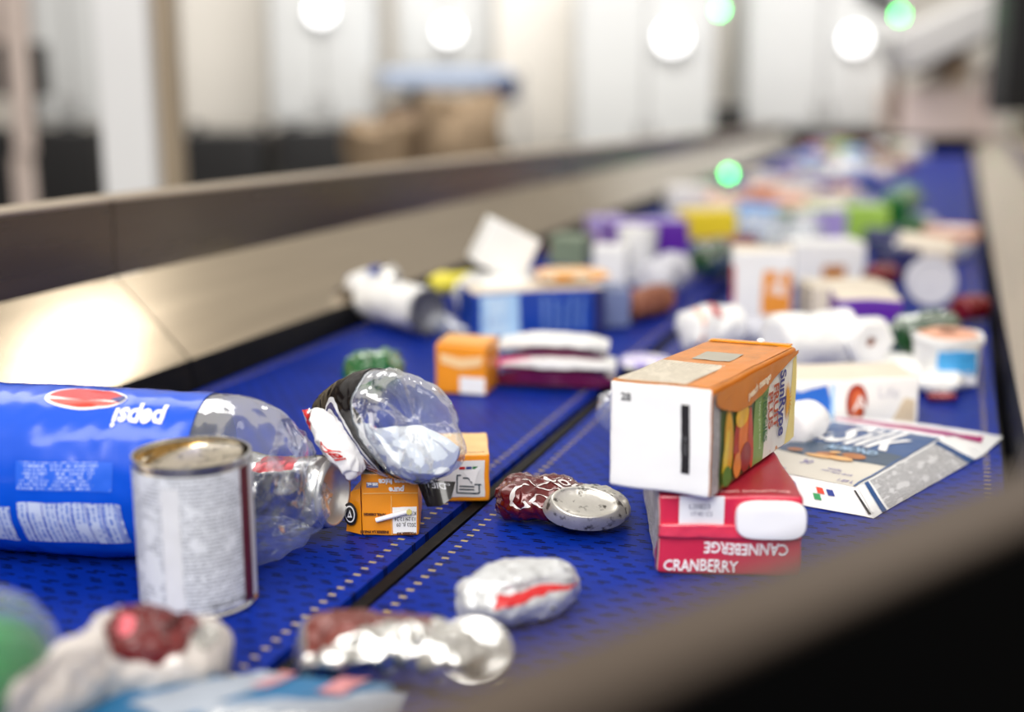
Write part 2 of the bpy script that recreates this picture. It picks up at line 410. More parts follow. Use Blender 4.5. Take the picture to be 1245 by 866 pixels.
for side, m1, m2, tx in ((-1, m_steel, m_steelv, 'left'), (1, m_steelr, m_steelr, 'right')):
    for i in range(4):
        y0, y1 = JY[i]+.0015, JY[i+1]-.0015
        if side > 0 and i == 0: y0 = .66
        if side < 0: X = lambda x: x
        else: X = lambda x: -.728-x
        lab = ('steel side guard left of the belt, '+pos_l[i]) if side < 0 else ('steel side guard right of the belt, '+['nearest section beside the front lane edge', 'second section along', 'third section along', 'farthest section by the sorting machine'][i])
        t = thing('side_guard', lab, 'side guard', (X(-.85), (y0+y1)/2, -.02), group='%s side guards' % tx, world=True)
        th = -.003 if side < 0 else .003
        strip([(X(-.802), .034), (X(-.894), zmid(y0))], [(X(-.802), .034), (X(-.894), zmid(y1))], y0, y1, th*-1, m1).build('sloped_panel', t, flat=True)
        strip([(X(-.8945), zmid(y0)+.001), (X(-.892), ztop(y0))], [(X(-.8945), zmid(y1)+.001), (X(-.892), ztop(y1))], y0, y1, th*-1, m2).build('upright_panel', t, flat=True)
        strip([(X(-.8915), ztop(y0)+.0005), (X(-.922), ztop(y0)+.004)], [(X(-.8915), ztop(y1)+.0005), (X(-.922), ztop(y1)+.004)], y0, y1, th*-1, m_lip).build('top_lip', t, flat=True)
        strip([(X(-.7925), -.02), (X(-.8045), .036)], [(X(-.7925), -.02), (X(-.8045), .036)], y0, y1, .004 if side < 0 else -.004, m_black).build('gap_shade_skirt', t, flat=True)  # black sheet painted for the shade in the gap under the guard
        for yy in (y0+.12, y1-.12):
            MB().box((X(-.915), yy, (FL+ztop(yy))/2-.02), (.03, .05, ztop(yy)-FL-.04), m_dark).build('support_bracket', t, flat=True)
    if side < 0: pass

# angled deflector guard right in front of the lens, from the right guard towards the belt centre
m_def = steel('deflector_steel', (108, 96, 86), .42, .6)
pa = Vector((-.125, .180)); pb = Vector((.155, .642)); dv = (pb-pa); Ld = dv.length; ang = math.atan2(dv.y, dv.x)
Md = Matrix.Translation((pa.x, pa.y, 0)) @ Matrix.Rotation(ang, 4, 'Z')
t = thing('deflector_guard', 'very blurred brown-grey steel deflector guard crossing the lower right corner', 'deflector guard', (pa.x, pa.y, .004), world=True)
mb = MB().rbox((Ld/2, -.013, .2085), (Ld, .030, .005), .002, 4, {None: m_def}, Md)
mb.build('top_flange', t)
MB().box((Ld/2, 0, .104), (Ld, .004, .200), mat('shade_black', (3, 3, 3), .9, spec=.04), Md).build('deflector_plate', t, flat=True)  # camera-side face coloured black in place of its shade
MB().box((Ld/2, -.026, .170), (Ld, .004, .072), mat('shade_black', (3, 3, 3), .9, spec=.04), Md).build('flange_skirt', t, flat=True)  # same painted-in shade below the flange

# ------------------------------------------------------------------ hall background (square to the camera)
def bgbox(mb, x0, x1, yt, yb, d, thick, m, r=.01):
    """solid box whose front face lies d metres ahead of the camera"""
    a = D(x0, yb, d); b = D(x1, yb, d); top = D(x0, yt, d)
    ca = Vector((a.dot(RT), a.dot(FH))); cb = Vector((b.dot(RT), b.dot(FH)))
    w = cb.x-ca.x; h = top.z-a.z
    M = Matrix.Translation((RT*((ca.x+cb.x)/2)+FH*((ca.y+cb.y)/2+thick/2)+ZZ*(a.z+h/2))) @ Matrix.Rotation(PSI, 4, 'Z')
    mb.rbox((0, 0, 0), (w, thick, h), r, 4, {None: m}, M); return M, w, h
def bgthing(name, label, cat, x, d, group=None, z=FL):
    p = D(x, 100, d); return thing(name, label, cat, (p.x, p.y, z), group=group, world=True)
m_cab = mat('cabinet_grey_white', (224, 225, 224), .5, var=.03, vs=3)
m_cream = mat('cream_panel', (240, 234, 224), .6, var=.03, vs=3)
m_pink = mat('pale_pink_panel', (226, 208, 198), .6, var=.04, vs=3)
m_seam = mat('cabinet_seam', (176, 174, 172), .6)
m_white = mat('white_paint', (250, 250, 251), .5, var=.02, vs=5)
cabs = [('plain pale cabinet behind the white post, far left', 47, 131, 150, 7.6), ('grey-white cabinet between the white post and the tan bales', 331, 455, 150, 7.5),
        ('narrow white cabinet above the blue tarpaulin', 484, 600, 84, 8.1), ('wide grey-white cabinet above the middle of the left guard', 702, 866, 186, 7.0),
        ('grey-white cabinet straight above the far end of the belt', 905, 1090, 157, 7.2)]
FRONT = []
for lab, x0, x1, yb, d in cabs:
    FRONT.append(D(x0, yb, d).dot(FH))
    t = bgthing('machine_cabinet', 'blurred '+lab, 'cabinet', (x0+x1)/2, d+.3, 'machine cabinets along the back wall')
    mb = MB(); M, w, h = bgbox(mb, x0, x1, -90, yb, d, .6, m_cab); mb.build('body', t)
    for sx in (-1, 1):
        dr = MB().rbox((sx*w/4, -.305, 0), (w/2-.03, .012, h-.06), .004, 4, {None: m_cab}, M).build('door', t)
        MB().tube([M @ Vector((sx*.04, -.325, -h*.44)), M @ Vector((sx*.04, -.325, -h*.36))], .012, m_seam).build('handle', dr, loc=t['_o'])
    MB().box((0, -.302, 0), (.012, .01, h-.05), m_seam, M).build('door_seam', t, flat=True)
    a = D((x0+x1)/2, yb, d); leg = MB()
    for sx in ((-1, 1) if len(FRONT) < 4 else ()):
        p = M @ Vector((sx*(w/2-.08), 0, -h/2)); leg2 = MB().box((p.x, p.y, (p.z+FL)/2), (.08, .08, p.z-FL-.002), m_dark); leg2.build('leg', t, flat=True)
# cream fillers between the cabinets
for lab, x0, x1, yt, yb, d, m in [('cream wall panel right of the white post', 226, 329, -90, 150, 7.9, m_cream), ('cream wall panel between narrow and wide cabinets', 603, 700, -90, 176, 7.9, m_cream),
        ('pale pink panel at the far left edge', -60, 46, -90, 118, 8.2, m_pink), ('warm white panel between the two right cabinets', 867, 903, -90, 132, 7.8, m_cream)]:
    t = bgthing('wall_panel', 'blurred '+lab, 'panel', (x0+x1)/2, d+.1, 'cladding panels between cabinets')
    mb = MB(); M, w, h = bgbox(mb, x0, x1, yt, yb, d, .1, m); mb.build('panel', t)
    for sx in (-1, 1):
        p = M @ Vector((sx*w*.4, 0, -h/2)); MB().box((p.x, p.y, (p.z+FL)/2), (.05, .05, p.z-FL-.002), m_dark).build('support', t, flat=True)
# white post
t = bgthing('support_post', 'thick white square post standing behind the left guard', 'post', 180, 3.2)
mb = MB(); M, w, h = bgbox(mb, 134, 196, -60, 340, 3.1, .16, m_white); mb.build('post_face', t)
mb = MB(); bgbox(mb, 197, 224, -60, 340, 3.17, .10, mat('beige_trim', (178, 160, 136), .5, var=.1, vs=6)); mb.build('beige_side_channel', t)
p = D(180, 340, 3.2); MB().box((p.x, p.y, (FL+p.z)/2+.02), (.12, .12, p.z-FL+.05), m_white, None).build('lower_post', t, flat=True)
t = bgthing('support_post', 'thin pale pinkish post at the far left edge', 'post', 28, 5)
mb = MB(); bgbox(mb, 17, 36, -60, 190, 5.0, .08, m_pink); mb.build('upper_post', t); p = D(27, 190, 5.04); MB().box((p.x, p.y, (FL+p.z)/2), (.06, .06, p.z-FL), m_pink).build('lower_post', t, flat=True)
for lab, x0, x1 in (('small black wall speaker left of the thin pink post', -6, 13), ('small black wall speaker right of the thin pink post', 37, 47)):
    mb = MB(); bgbox(mb, x0, x1, 52, 118, 6.6, .2, m_dark); tag(mb.build('wall_speaker'), 'blurred '+lab, 'speaker', 'black boxes by the pink post')
# added black boxes standing in for the shaded space under the cabinets
def machine(lab, x0, x1, yt, d, thick=.5, m=m_dark, name='dark_space_block', extra=()):
    t = bgthing(name, 'blurred '+lab, 'machine', (x0+x1)/2, d+thick/2, 'black blocks for the dark under the cabinets')
    z0 = D(x0, yt, d).z; yb = yt+(z0-FL-.001)/(z0-D(x0, yt+1, d).z); mb = MB(); M, w, h = bgbox(mb, x0, x1, yt, yb, d, thick, m, .02); mb.build('housing', t)
    for (ex0, ex1, ey0, ey1, em, nm) in extra:
        mb = MB(); bgbox(mb, ex0, ex1, ey0, ey1, d-.04, .05, em, .02); mb.build(nm, t)
    return t
m_g1 = mat('grey_part', (120, 118, 118), .5); m_peach = mat('peach_part', (205, 160, 130), .6); m_brown = mat('brown_part', (110, 82, 58), .7)
machine('black block filling the dark space below the far left cabinet', -70, 131, 156, 6.9, extra=[(55, 80, 178, 222, m_g1, 'grey_motor'), (95, 125, 190, 230, mat('dk2', (60, 56, 52), .6), 'hatch')])
machine('black block filling the dark space right of the white post, with a peach coloured drum', 226, 330, 160, 7.0, extra=[(236, 276, 184, 210, m_peach, 'peach_drum'), (300, 334, 158, 190, mat('dk3', (70, 62, 56), .6), 'hatch')])
machine('black block filling the dark space beneath the second cabinet, with grey pipes', 345, 432, 154, 6.9, extra=[(346, 362, 160, 200, m_g1, 'grey_pipe'), (368, 390, 152, 205, mat('lgp', (170, 168, 165), .5), 'pale_pipe'), (398, 425, 165, 215, m_brown, 'brown_hatch')])
machine('dark beam below the middle wide cabinet', 722, 846, 190, 7.3, thick=.3)
# end of line: solid black box painted for the dark inside the intake mouth
t = bgthing('intake_tunnel', 'black intake mouth of the sorting machine at the far belt end', 'machine', 1070, 7.1)
mb = MB(); bgbox(mb, 955, 1205, 161, 186, 7.22, .55, mat('tunnel_shade', (5, 5, 5), .9, spec=.05)); mb.build('mouth', t)
mb = MB(); bgbox(mb, 955, 1205, 187, 400, 7.22, .55, m_dark); mb.build('base', t)
mb = MB(); bgbox(mb, 864, 905, 130, 186, 7.15, .3, m_dark, .02); tag(mb.build('control_box'), 'small blurred black control box between the two right cabinets', 'control box')
# bales and tarpaulin
m_tan = mat('cardboard_tan', (150, 128, 102), .8, var=.35, vs=14, bump=.8, bs=30)
m_tan2 = mat('cardboard_dark', (108, 88, 70), .8, var=.4, vs=14, bump=.8, bs=30)
for lab, x0, x1, y0, d, m, sd in [('largest tan bale of crushed cardboard under the tarpaulin', 512, 612, 116, 6.0, m_tan, 1), ('tan bale of crushed cardboard left of the largest bale', 415, 500, 148, 6.1, m_tan, 2), ('darker brown bale wedged between the tan bales', 458, 520, 134, 6.9, m_tan2, 3)]:
    mb = MB(); a = D((x0+x1)/2, 300, d)
    w = (x1-x0)/FPX*d; ztp = D(x0, y0, d).z; h = ztp-FL
    p = D((x0+x1)/2, y0, d); M = Matrix.Translation((p.x, p.y, FL+h/2)) @ Matrix.Rotation(PSI, 4, 'Z')
    mb.rbox((0, w/2, 0), (w*.95, w, h), .06, 14, {None: m}, M); mb.deform(lambda v: crumple(.06, 6, sd)(v) if v.z > FL+.1 else v)
    tag(mb.build('cardboard_bale', loc=(p.x, p.y, FL)), 'blurred '+lab, 'bale', 'bales behind the left guard')
t = bgthing('tarpaulin_canopy', 'blurred pale blue canopy with a navy corner above the tan bales', 'canopy', 540, 6.9)
mb = MB(); bgbox(mb, 462, 622, 84, 109, 6.9, .5, mat('pale_blue_tarp', (176, 190, 214), .7, var=.12, vs=6), .03); mb.build('canopy_sheet', t)
mb = MB(); bgbox(mb, 598, 630, 92, 124, 6.9, .2, mat('navy_tarp', (40, 56, 92), .7), .03); mb.build('navy_corner', t)
for x in (458, 634):
    mb = MB(); bgbox(mb, x-3, x+3, 86, 380, 6.95, .04, m_seam, .005); mb.build('canopy_pole', t)
# machine top right
m_chute = mat('chute_grey', (205, 203, 200), .45, var=.1, vs=6)
t = bgthing('sorting_machine', 'blurred sorting machine with a tilted grey chute in the top right corner', 'machine', 1150, 6.4)
mb = MB(); M, w, h = bgbox(mb, 1097, 1212, 108, 166, 6.6, .5, m_pink); mb.build('lower_hood', t)
def slab(x0, y0, x1, y1, wpx, d, thick, m, nm):
    a = D(x0, y0, d); b = D(x1, y1, d); L = (b-a).length; an = math.atan2((b-a).z, (b-a).dot(RT))
    M = Matrix.Translation((a+b)/2) @ Matrix.Rotation(PSI, 4, 'Z') @ Matrix.Rotation(-an, 4, 'Y')
    MB().rbox((0, thick/2, 0), (L, thick, wpx/FPX*d), .01, 4, {None: m}, M).build(nm, t)
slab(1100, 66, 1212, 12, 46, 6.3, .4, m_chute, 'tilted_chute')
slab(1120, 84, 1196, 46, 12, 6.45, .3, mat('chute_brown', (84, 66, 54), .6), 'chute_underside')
slab(1130, 125, 1180, 72, 44, 6.7, .2, mat('chute_pale', (216, 208, 198), .5), 'discharge_plate')
slab(1160, 100, 1172, 60, 10, 6.6, .1, mat('brace_ochre', (170, 140, 96), .6), 'ochre_brace')
slab(1091, 150, 1091, 40, 8, 6.6, .1, mat('leg_brown', (120, 96, 84), .6), 'upright')
slab(1206, 168, 1206, 80, 16, 6.5, .1, m_pink, 'right_upright')
slab(1050, -14, 1090, 10, 20, 6.5, .1, m_dark, 'lamp_bracket')

t = bgthing('dark_column', 'blurred black steel column at the top right edge', 'column', 1232, 5.2)
mb = MB(); bgbox(mb, 1218, 1262, -60, 138, 5.4, .2, m_dark); mb.build('upper_column', t)
mb = MB(); bgbox(mb, 1222, 1266, 139, 500, 5.42, .2, mat('column_olive', (118, 112, 98), .6, var=.3, vs=9)); mb.build('lower_column', t)
# lamps: round diffusers with a rim
def lamp(lab, x, y, d, r, col, e, rim=m_cab, group='round white lamps on the cabinets', nm='round_lamp'):
    p = D(x, y, 1); p = CAM+(p-CAM)*(d/((p-CAM).dot(FH))) if nm == 'round_lamp' else D(x, y, d)
    t = thing(nm, lab, 'lamp', tuple(p), group=group, world=True)
    M = Matrix.Translation(p) @ Matrix.Rotation(PSI, 4, 'Z') @ Matrix.Rotation(PI/2, 4, 'X')
    MB().lathe([(0, -.03), (r*1.15, -.03), (r*1.15, .0), (r, .004), (r*.98, 0)], rim, 28, M).build('housing', t)
    MB().lathe([(r*.98, 0), (r*.8, .006), (0, .01)], mat('lens_%d_%d_%d' % col+'_%d' % e, col, .5, emit=e, var=0), 28, M).build('lens', t)
lamp('blurred round white lamp on the cabinet right of the white post', 390, 13, FRONT[1]-.055, .075, (255, 255, 255), 3)
lamp('blurred round white lamp on the narrow cabinet above the tarpaulin', 545, 37, FRONT[2]-.055, .075, (255, 255, 255), 3)
lamp('blurred round white lamp on the wide middle cabinet', 818, 45, FRONT[3]-.055, .085, (255, 255, 255), 3)
lamp('blurred round white lamp on the cabinet above the belt end', 1040, 48, FRONT[4]-.055, .075, (255, 255, 255), 3)
lamp('blurred green indicator lamp at the top centre right', 875, 12, 7.0, .022, (90, 255, 130), 26, m_dark, 'green indicator lamps', 'indicator_lamp')
lamp('blurred green indicator lamp at the top right by the tilted chute', 1094, 18, 6.2, .022, (60, 255, 100), 26, m_dark, 'green indicator lamps', 'indicator_lamp')
# ------------------------------------------------------------------ hero objects on the belt
W = mat('white_card', (243, 243, 242), .45, var=.03, vs=40, bump=.15, bs=90)
Wp = mat('white_plastic', (246, 246, 248), .35, var=.02)
INK = mat('black_ink', (28, 26, 28), .5)
ORG = mat('orange_card', (238, 148, 24), .38, var=.08, vs=50, bump=.3, bs=80, coat=.2)
INKO = mat('brown_ink', (96, 52, 14), .5)
NAVY = mat('navy_ink', (40, 44, 120), .4)
WHT = mat('white_ink', (250, 248, 246), .45)
RED = mat('red_ink', (190, 26, 30), .35)
ALU = mat('aluminium', (214, 212, 208), .26, metal=1, var=.1, vs=90, bump=.3, bs=120)
ALUD = mat('dirty_aluminium', (204, 200, 192), .36, metal=.7, var=.2, vs=90, bump=.15, bs=160, dirt=.85)
def facef(o, ux, vx, n, e=.0005):
    o, ux, vx, n = Vector(o), Vector(ux).normalized(), Vector(vx).normalized(), Vector(n).normalized()
    return lambda u, v: o+ux*u+vx*v+n*e
def box_M(rz, rx=0, ry=0): return Matrix.Rotation(rz, 4, 'Z') @ Matrix.Rotation(rx, 4, 'X') @ Matrix.Rotation(ry, 4, 'Y')
def boxthing(name, lab, cat, pos, rz, rx=0, ry=0, group=None):
    o = thing(name, lab, cat, pos, 0, group); o.rotation_euler = box_M(rz, rx, ry).to_euler(); return o
R_ = math.radians

# --- cranberry carton: front end face looks at the camera
w, h, l = .100, .059, .175
t = boxthing('juice_carton', 'red cranberry juice carton lying flat beneath the orange and white carton', 'carton', (-.1308, .827, .0003), R_(16.6))
CR = mat('cranberry_card', (206, 42, 72), .32, var=.10, vs=40, bump=.35, bs=60, coat=.35)
CRD = mat('cranberry_dark', (158, 26, 46), .35, var=.12, vs=40)
GRY = printed('grey_side_print', (206, 202, 200), (96, 90, 88), pitch=.0035, dens=.42, vert=True)
mb = MB().rbox((0, l/2, h/2), (w, l, h), .0035, 12, {None: CR, '-x': GRY, '+z': CRD})
ff = facef((-w/2, 0, 0), (1, 0, 0), (0, 0, 1), (0, -1, 0))
# sealed seam across the end, doubled film strip
mb.text('CRANBERRY', .0118, ff, WHT, at=(.0045, .0035), bold=.00025, sx=.78)
mb.text('CANNEBERGE', .0118, ff, WHT, at=(.0905, .0245), rot=PI, bold=.00025, sx=.78)
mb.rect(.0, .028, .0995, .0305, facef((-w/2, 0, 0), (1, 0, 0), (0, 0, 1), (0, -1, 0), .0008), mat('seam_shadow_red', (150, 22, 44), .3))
lf = facef((-w/2, 0, 0), (0, 1, 0), (0, 0, 1), (-1, 0, 0), .0006)
mb.poly([(0, .001), (.0, .028), (.011, .015)], lf, CR)
mb.poly([(0, .03), (.0, .055), (.0035, .055), (.004, .028), (.012, .012)], lf, W)
tf = facef((-w/2, 0, h), (1, 0, 0), (0, 1, 0), (0, 0, 1), .0006)
mb.text('not from concentrate', .0068, tf, mat('pinkish_ink', (226, 160, 160), .5), at=(.032, .006), bold=.0003)
def crb(v):
    v = crumple(.0012, 45, 2)(v)
    if v.z > .045: v.z -= .006*max(0, (v.y-.02))/.17
    return v
mb.deform(crb).build('body', t)
sm = MB().rbox((0, -.0018, .0335), (w*.985, .0036, .010), .0016, 8, {None: mat('red_seam_film', (222, 60, 84), .16, var=.15, vs=80, bump=.8, bs=120, coat=.8)})
sm.deform(lambda v: crumple(.0009, 120, 5)(v)).build('sealed_seam', t)
lb = MB().rect(.0145, .037, .0455, .066, facef((-w/2, 0, 0), (1, 0, 0), (0, 0, 1), (0, -1, 0), .0014), mat('label_white', (236, 238, 242), .5))
lb = MB().rbox((-w/2+.030, -.0009, .0475), (.031, .0010, .022), .0003, 4, {None: mat('label_white', (240, 240, 244), .5)})
lff = facef((-w/2, -.0015, 0), (1, 0, 0), (0, 0, 1), (0, -1, 0), .0003)
lb.text('L20823', .005, lff, mat('blur_ink', (90, 92, 120), .5), at=(.021, .0495)).text('17:42 C2', .0042, lff, mat('blur_ink', (90, 92, 120), .5), at=(.022, .0445))
lb.build('date_label', t)
cp = MB(); N = 40; pts = []
for i in range(N):
    a = 2*PI*i/N; c, s_ = math.cos(a), math.sin(a)
    x = .0245*(abs(c)**.5)*(1 if c > 0 else -1); z = .0135*(abs(s_)**.62)*(1 if s_ > 0 else -1)
    if c > 0 and abs(s_) > .3: x *= 1.0
    pts.append((x, z))
vs = []; fs = []
for y, k in ((0, 1), (-.004, 1.0), (-.0062, .95), (-.0068, .8), (-.0066, .4), (-.0066, 0)):
    for (x, z) in pts: vs.append((.0275+x*k, y-.0002, .0425+z*k))
for j in range(5):
    for i in range(N): fs.append((j*N+i, j*N+(i+1) % N, (j+1)*N+(i+1) % N, (j+1)*N+i))
cp.add(vs, fs, Wp); tag(cp.build('spout_cap', t), 'torn white spout cover on the carton end')

# --- orange and white fruit drink carton on top of it
w, h, l = .0744, .0757, .198
t = boxthing('juice_carton', 'orange and white fruit juice carton stacked on the red cranberry carton', 'carton', (-.1781, .8085, .0622), R_(-9.4), R_(-2.0), R_(-1.4))
GT = printed('grey_top_print', (206, 196, 178), (150, 140, 122), pitch=.003, dens=.45, vert=True, amount=.6)
OT = mat('scuffed_orange', (200, 126, 58), .4, var=.4, vs=70, bump=.3)
OR2 = mat('deep_orange_card', (208, 122, 26), .35, var=.08, vs=60)
mb = MB().rbox((0, l/2, h/2), (w, l, h), .0028, 12, {None: W, '+z': OT, '+x': mat('deep_orange_card', (208, 122, 26), .35, var=.08, vs=60), '+y': W})
tf = facef((-w/2, 0, h), (1, 0, 0), (0, 1, 0), (0, 0, 1))
mb.rect(.002, .001, .072, .004, tf, ORG)
mb.rect(.003, .005, .054, .088, tf, GT)
mb.rect(.020, .105, .050, .140, tf, mat('grey_nutrition_panel', (168, 162, 148), .5, var=.1))
mb.rect(.002, .190, .072, .1965, tf, mat('yellow_edge', (246, 194, 40), .4))
mb.poly([(.056, .004), (.0725, .004), (.0725, .19), (.062, .19), (.066, .12), (.050, .09), (.058, .05)], tf, OR2)
bf = facef((-w/2, 0, 0), (1, 0, 0), (0, 0, 1), (0, -1, 0), .0005)
mb.rect(.0535, .0155, .0595, .0635, bf, INK)
mb.text('28', .0072, bf, mat('grey_ink', (110, 110, 112), .5), at=(.0085, .0625), bold=.0003)
mb.text('02431.S8', .0036, facef((-w/2, 0, 0), (1, 0, 0), (0, 0, 1), (0, -1, 0), .0009), mat('grey_ink', (110, 110, 112), .5), at=(.0577, .029), rot=PI/2)
# printed right side: v up, u away from the camera
e1 = lambda k: facef((w/2, 0, 0), (0, 1, 0), (0, 0, 1), (1, 0, 0), .0004+.0003*k)
mb.rect(.0905, .002, .1975, .069, e1(-.2), mat('pale_card', (236, 232, 220), .4)); mb.rect(.0002, .001, .016, h-.004, e1(0), printed('grey_edge_print', (176, 174, 172), (110, 108, 106), pitch=.0022, vert=True))
wave = [(.002, h-.003), (.004, .064), (.020, .058), (.045, .052), (.075, .051), (.105, .054), (.135, .061), (.165, .0665), (.195, .071), (.196, h-.002)]
mb.poly([(.016, .002), (.016, .062), (.045, .056), (.075, .053), (.096, .056), (.092, .035), (.088, .002)], e1(0), mat('leaf_dark_green', (62, 84, 26), .4, var=.5, vs=120))
GRN = mat('soft_green_card', (128, 160, 84), .4, var=.35, vs=40)
mb.poly([(.086, .002), (.090, .035), (.094, .058), (.112, .060), (.128, .064), (.120, .035), (.112, .002)], e1(1), GRN)
fr = [((222, 164, 30), .034, .030, .009, .026, .1), ((236, 200, 60), .028, .022, .005, .02, -.2), ((178, 58, 24), .056, .028, .012, .021, 0), ((226, 120, 30), .066, .030, .012, .022, .1), ((232, 180, 40), .060, .046, .014, .008, 0), ((196, 70, 30), .080, .026, .006, .024, .15), ((150, 44, 30), .070, .014, .012, .011, 0), ((226, 140, 60), .052, .012, .008, .009, 0), ((70, 130, 50), .030, .009, .010, .007, 0)]
for i, (c, u, v, a, b_, r) in enumerate(fr): mb.disc(u, v, a, b_, e1(2+i*.35), mat('fruit_art_%d' % i, c, .35, var=.25, vs=90), rot=r)
mb.poly(wave, e1(6), OR2)
mb.text('peach mango', .0078, e1(8), mat('cream_ink', (252, 226, 190), .5), at=(.068, .0565), rot=.12, bold=.0004, sx=1.3)
mb.poly([(.168, .002), (.180, .02), (.187, .0665), (.196, .070), (.196, .002)], e1(1), mat('pale_yellow_card', (244, 218, 130), .4, var=.2, vs=30))
# brand lettering reads downwards
mb.text('SunRype', .0225, e1(5), NAVY, at=(.150, .0635), rot=-PI/2, bold=.0006, sx=.66)
sun = []
for i in range(28):
    a = -PI/2+PI*i/27; r = .0165 if i % 2 else .009; sun.append((.1690+r*math.cos(a)*.9, .036+r*math.sin(a)*1.05))
mb.poly(sun, e1(4), mat('sun_gold', (230, 164, 24), .35))
mb.text('FRUIT', .0165, e1(5), mat('rust_ink', (176, 74, 22), .4), at=(.136, .0555), rot=-PI/2, bold=.0005, sx=.8)
mb.text('PLUS', .0165, e1(5), mat('rust_ink', (176, 74, 22), .4), at=(.122, .0515), rot=-PI/2, bold=.0005, sx=.8)
mb.text('VEGGIES', .0135, e1(5), mat('green_ink', (48, 110, 44), .4), at=(.109, .0535), rot=-PI/2, bold=.0004, sx=.74)
mb.text('100% juice blend', .0055, e1(5), mat('pale_green_ink', (214, 230, 190), .4), at=(.099, .050), rot=-PI/2)
mb.deform(crumple(.0008, 30, 9)).build('body', t)
mb = MB().rbox((-.02, l*.5, h+.0009), (.001, .001, .001), 0, 2, {None: W})
fl = MB().rbox((0, l-.003, h+.0012), (w*.9, .008, .0012), .0004, 5, {None: ORG}); fl.deform(crumple(.0005, 90, 3)).build('folded_top_flap', t)
pc = MB().lathe([(0, 0), (.0032, .0003), (.0034, .0016), (.002, .003), (0, .0032)], Wp, 12, Matrix.Translation((.008, l-.002, h+.0018))); pc.build('pull_tab', t)

# --- small orange juice boxes
def juice_top(mb, w, h, l):
    tf = facef((-w/2, 0, h), (1, 0, 0), (0, 1, 0), (0, 0, 1), .0005)
    return tf
w, h, l = .0430, .0500, .060
t = boxthing('juice_box', 'small orange juice box with a white straw tip, beside the big clear bottle shoulder', 'juice box', (-.3875, .8215, .0002), R_(21))
mb = MB().rbox((0, l/2, h/2), (w, l, h), .0016, 10, {None: ORG, '+z': mat('juice_top_white', (234, 230, 224), .4, var=.1, vs=50)})
ff = facef((-w/2, 0, 0), (1, 0, 0), (0, 0, 1), (0, -1, 0))
ff2 = facef((-w/2, 0, 0), (1, 0, 0), (0, 0, 1), (0, -1, 0), .001)
mb.rect(.0235, .002, .0415, .023, ff, WHT)
mb.text('pure', .0062, ff2, WHT, at=(.0325, .0385), rot=PI, bold=.0003).text('orange juice', .0064, ff2, WHT, at=(.0405, .0455), rot=PI, bold=.0003, sx=.86)
mb.rect(.004, .0385, .0130, .0430, ff, mat('grey_blue_tag', (110, 120, 160), .4)); mb.text('200 mL', .0032, ff2, WHT, at=(.0127, .0425), rot=PI, bold=.0002, sx=.85)
mb.rect(.001, .0338, .0425, .0343, ff2, mat('crease_pale', (250, 206, 130), .3)); mb.rect(.0225, .001, .0229, .032, ff2, mat('crease_pale', (250, 206, 130), .3))
for s_, x, y in (('2023 JL 09', .0412, .0105), ('13:29/12:34', .0412, .0150), ('K 1005 LT', .0412, .0195)): mb.text(s_, .0042, ff2, INK, at=(x, y), rot=PI, sx=.82)
for s_, x, y in (('APRIL DESIGN', .018, .0186), ('INSERER LA PAILLE', .0205, .0042), ('POUSSER ICI', .041, .0030)): mb.text(s_, .0026, ff2, INKO, at=(x, y), rot=PI, bold=.0002)
tf = facef((-w/2, 0, h), (1, 0, 0), (0, 1, 0), (0, 0, 1))
mb.text('Kings', .019, tf, NAVY, at=(.041, .030), rot=PI, bold=.0006, shear=.1, sx=.9)
sun = [(.0235+(.010 if i % 2 else .006)*math.cos(2*PI*i/22)*1.15, .0085+(.007 if i % 2 else .0042)*math.sin(2*PI*i/22)) for i in range(22)]
mb.poly(sun, tf, mat('sun_orange', (236, 150, 40), .4)); mb.disc(.0235, .0085, .003, .002, facef((-w/2, 0, h), (1, 0, 0), (0, 1, 0), (0, 0, 1), .001), WHT)
mb.deform(crumple(.0007, 60, 4)).build('body', t)
# folded ear with recycling roundel on the left side
e = MB(); e.add([(-w/2-.0005, .001, .001), (-w/2-.013, .008, .0015), (-w/2-.001, .026, .001), (-w/2-.0008, .001, .038), (-w/2-.009, .010, .032), (-w/2-.001, .026, .038)],
      [(0, 3, 4, 1), (1, 4, 5, 2), (3, 5, 4), (0, 1, 2), (0, 2, 5, 3)], ORG)
nrm = Vector((-.6, -.8, 0)); o0 = Vector((-w/2-.0068, .0045, .017)); ux = Vector((.8, -.6, 0))*1
em = lambda k: (lambda u, v: Vector((-w/2-.0088, .0046, .0165))+Vector((.86, -.50, .05)).normalized()*u+Vector((0, 0, 1))*v+Vector((-.50, -.86, 0))*(.0008+.0003*k))
e.disc(0, 0, .0064, .0092, em(0), INK); e.disc(0, 0, .0046, .0068, em(1), WHT); e.disc(0, 0, .0038, .0056, em(2), INK)
e.poly([(-.0022, -.0028), (.0024, -.0024), (.0004, .0036)], em(3), WHT); e.poly([(-.0009, -.0012), (.0011, -.001), (.0002, .0015)], em(4), INK)
e.build('folded_ear', t)
st = MB().tube([(-.0105, -.0024, .0135), (.0015, -.0034, .0172), (.0150, -.0040, .0212)], .0019, Wp, 14); st.lathe([(0, 0), (.0021, 0), (.0021, .0012), (0, .0014)], mat('straw_tip', (226, 214, 130), .4), 12, Matrix.Translation((.0148, -.0055, .0211)) @ Matrix.Rotation(PI/2, 4, 'X'))
st.build('drinking_straw', t)

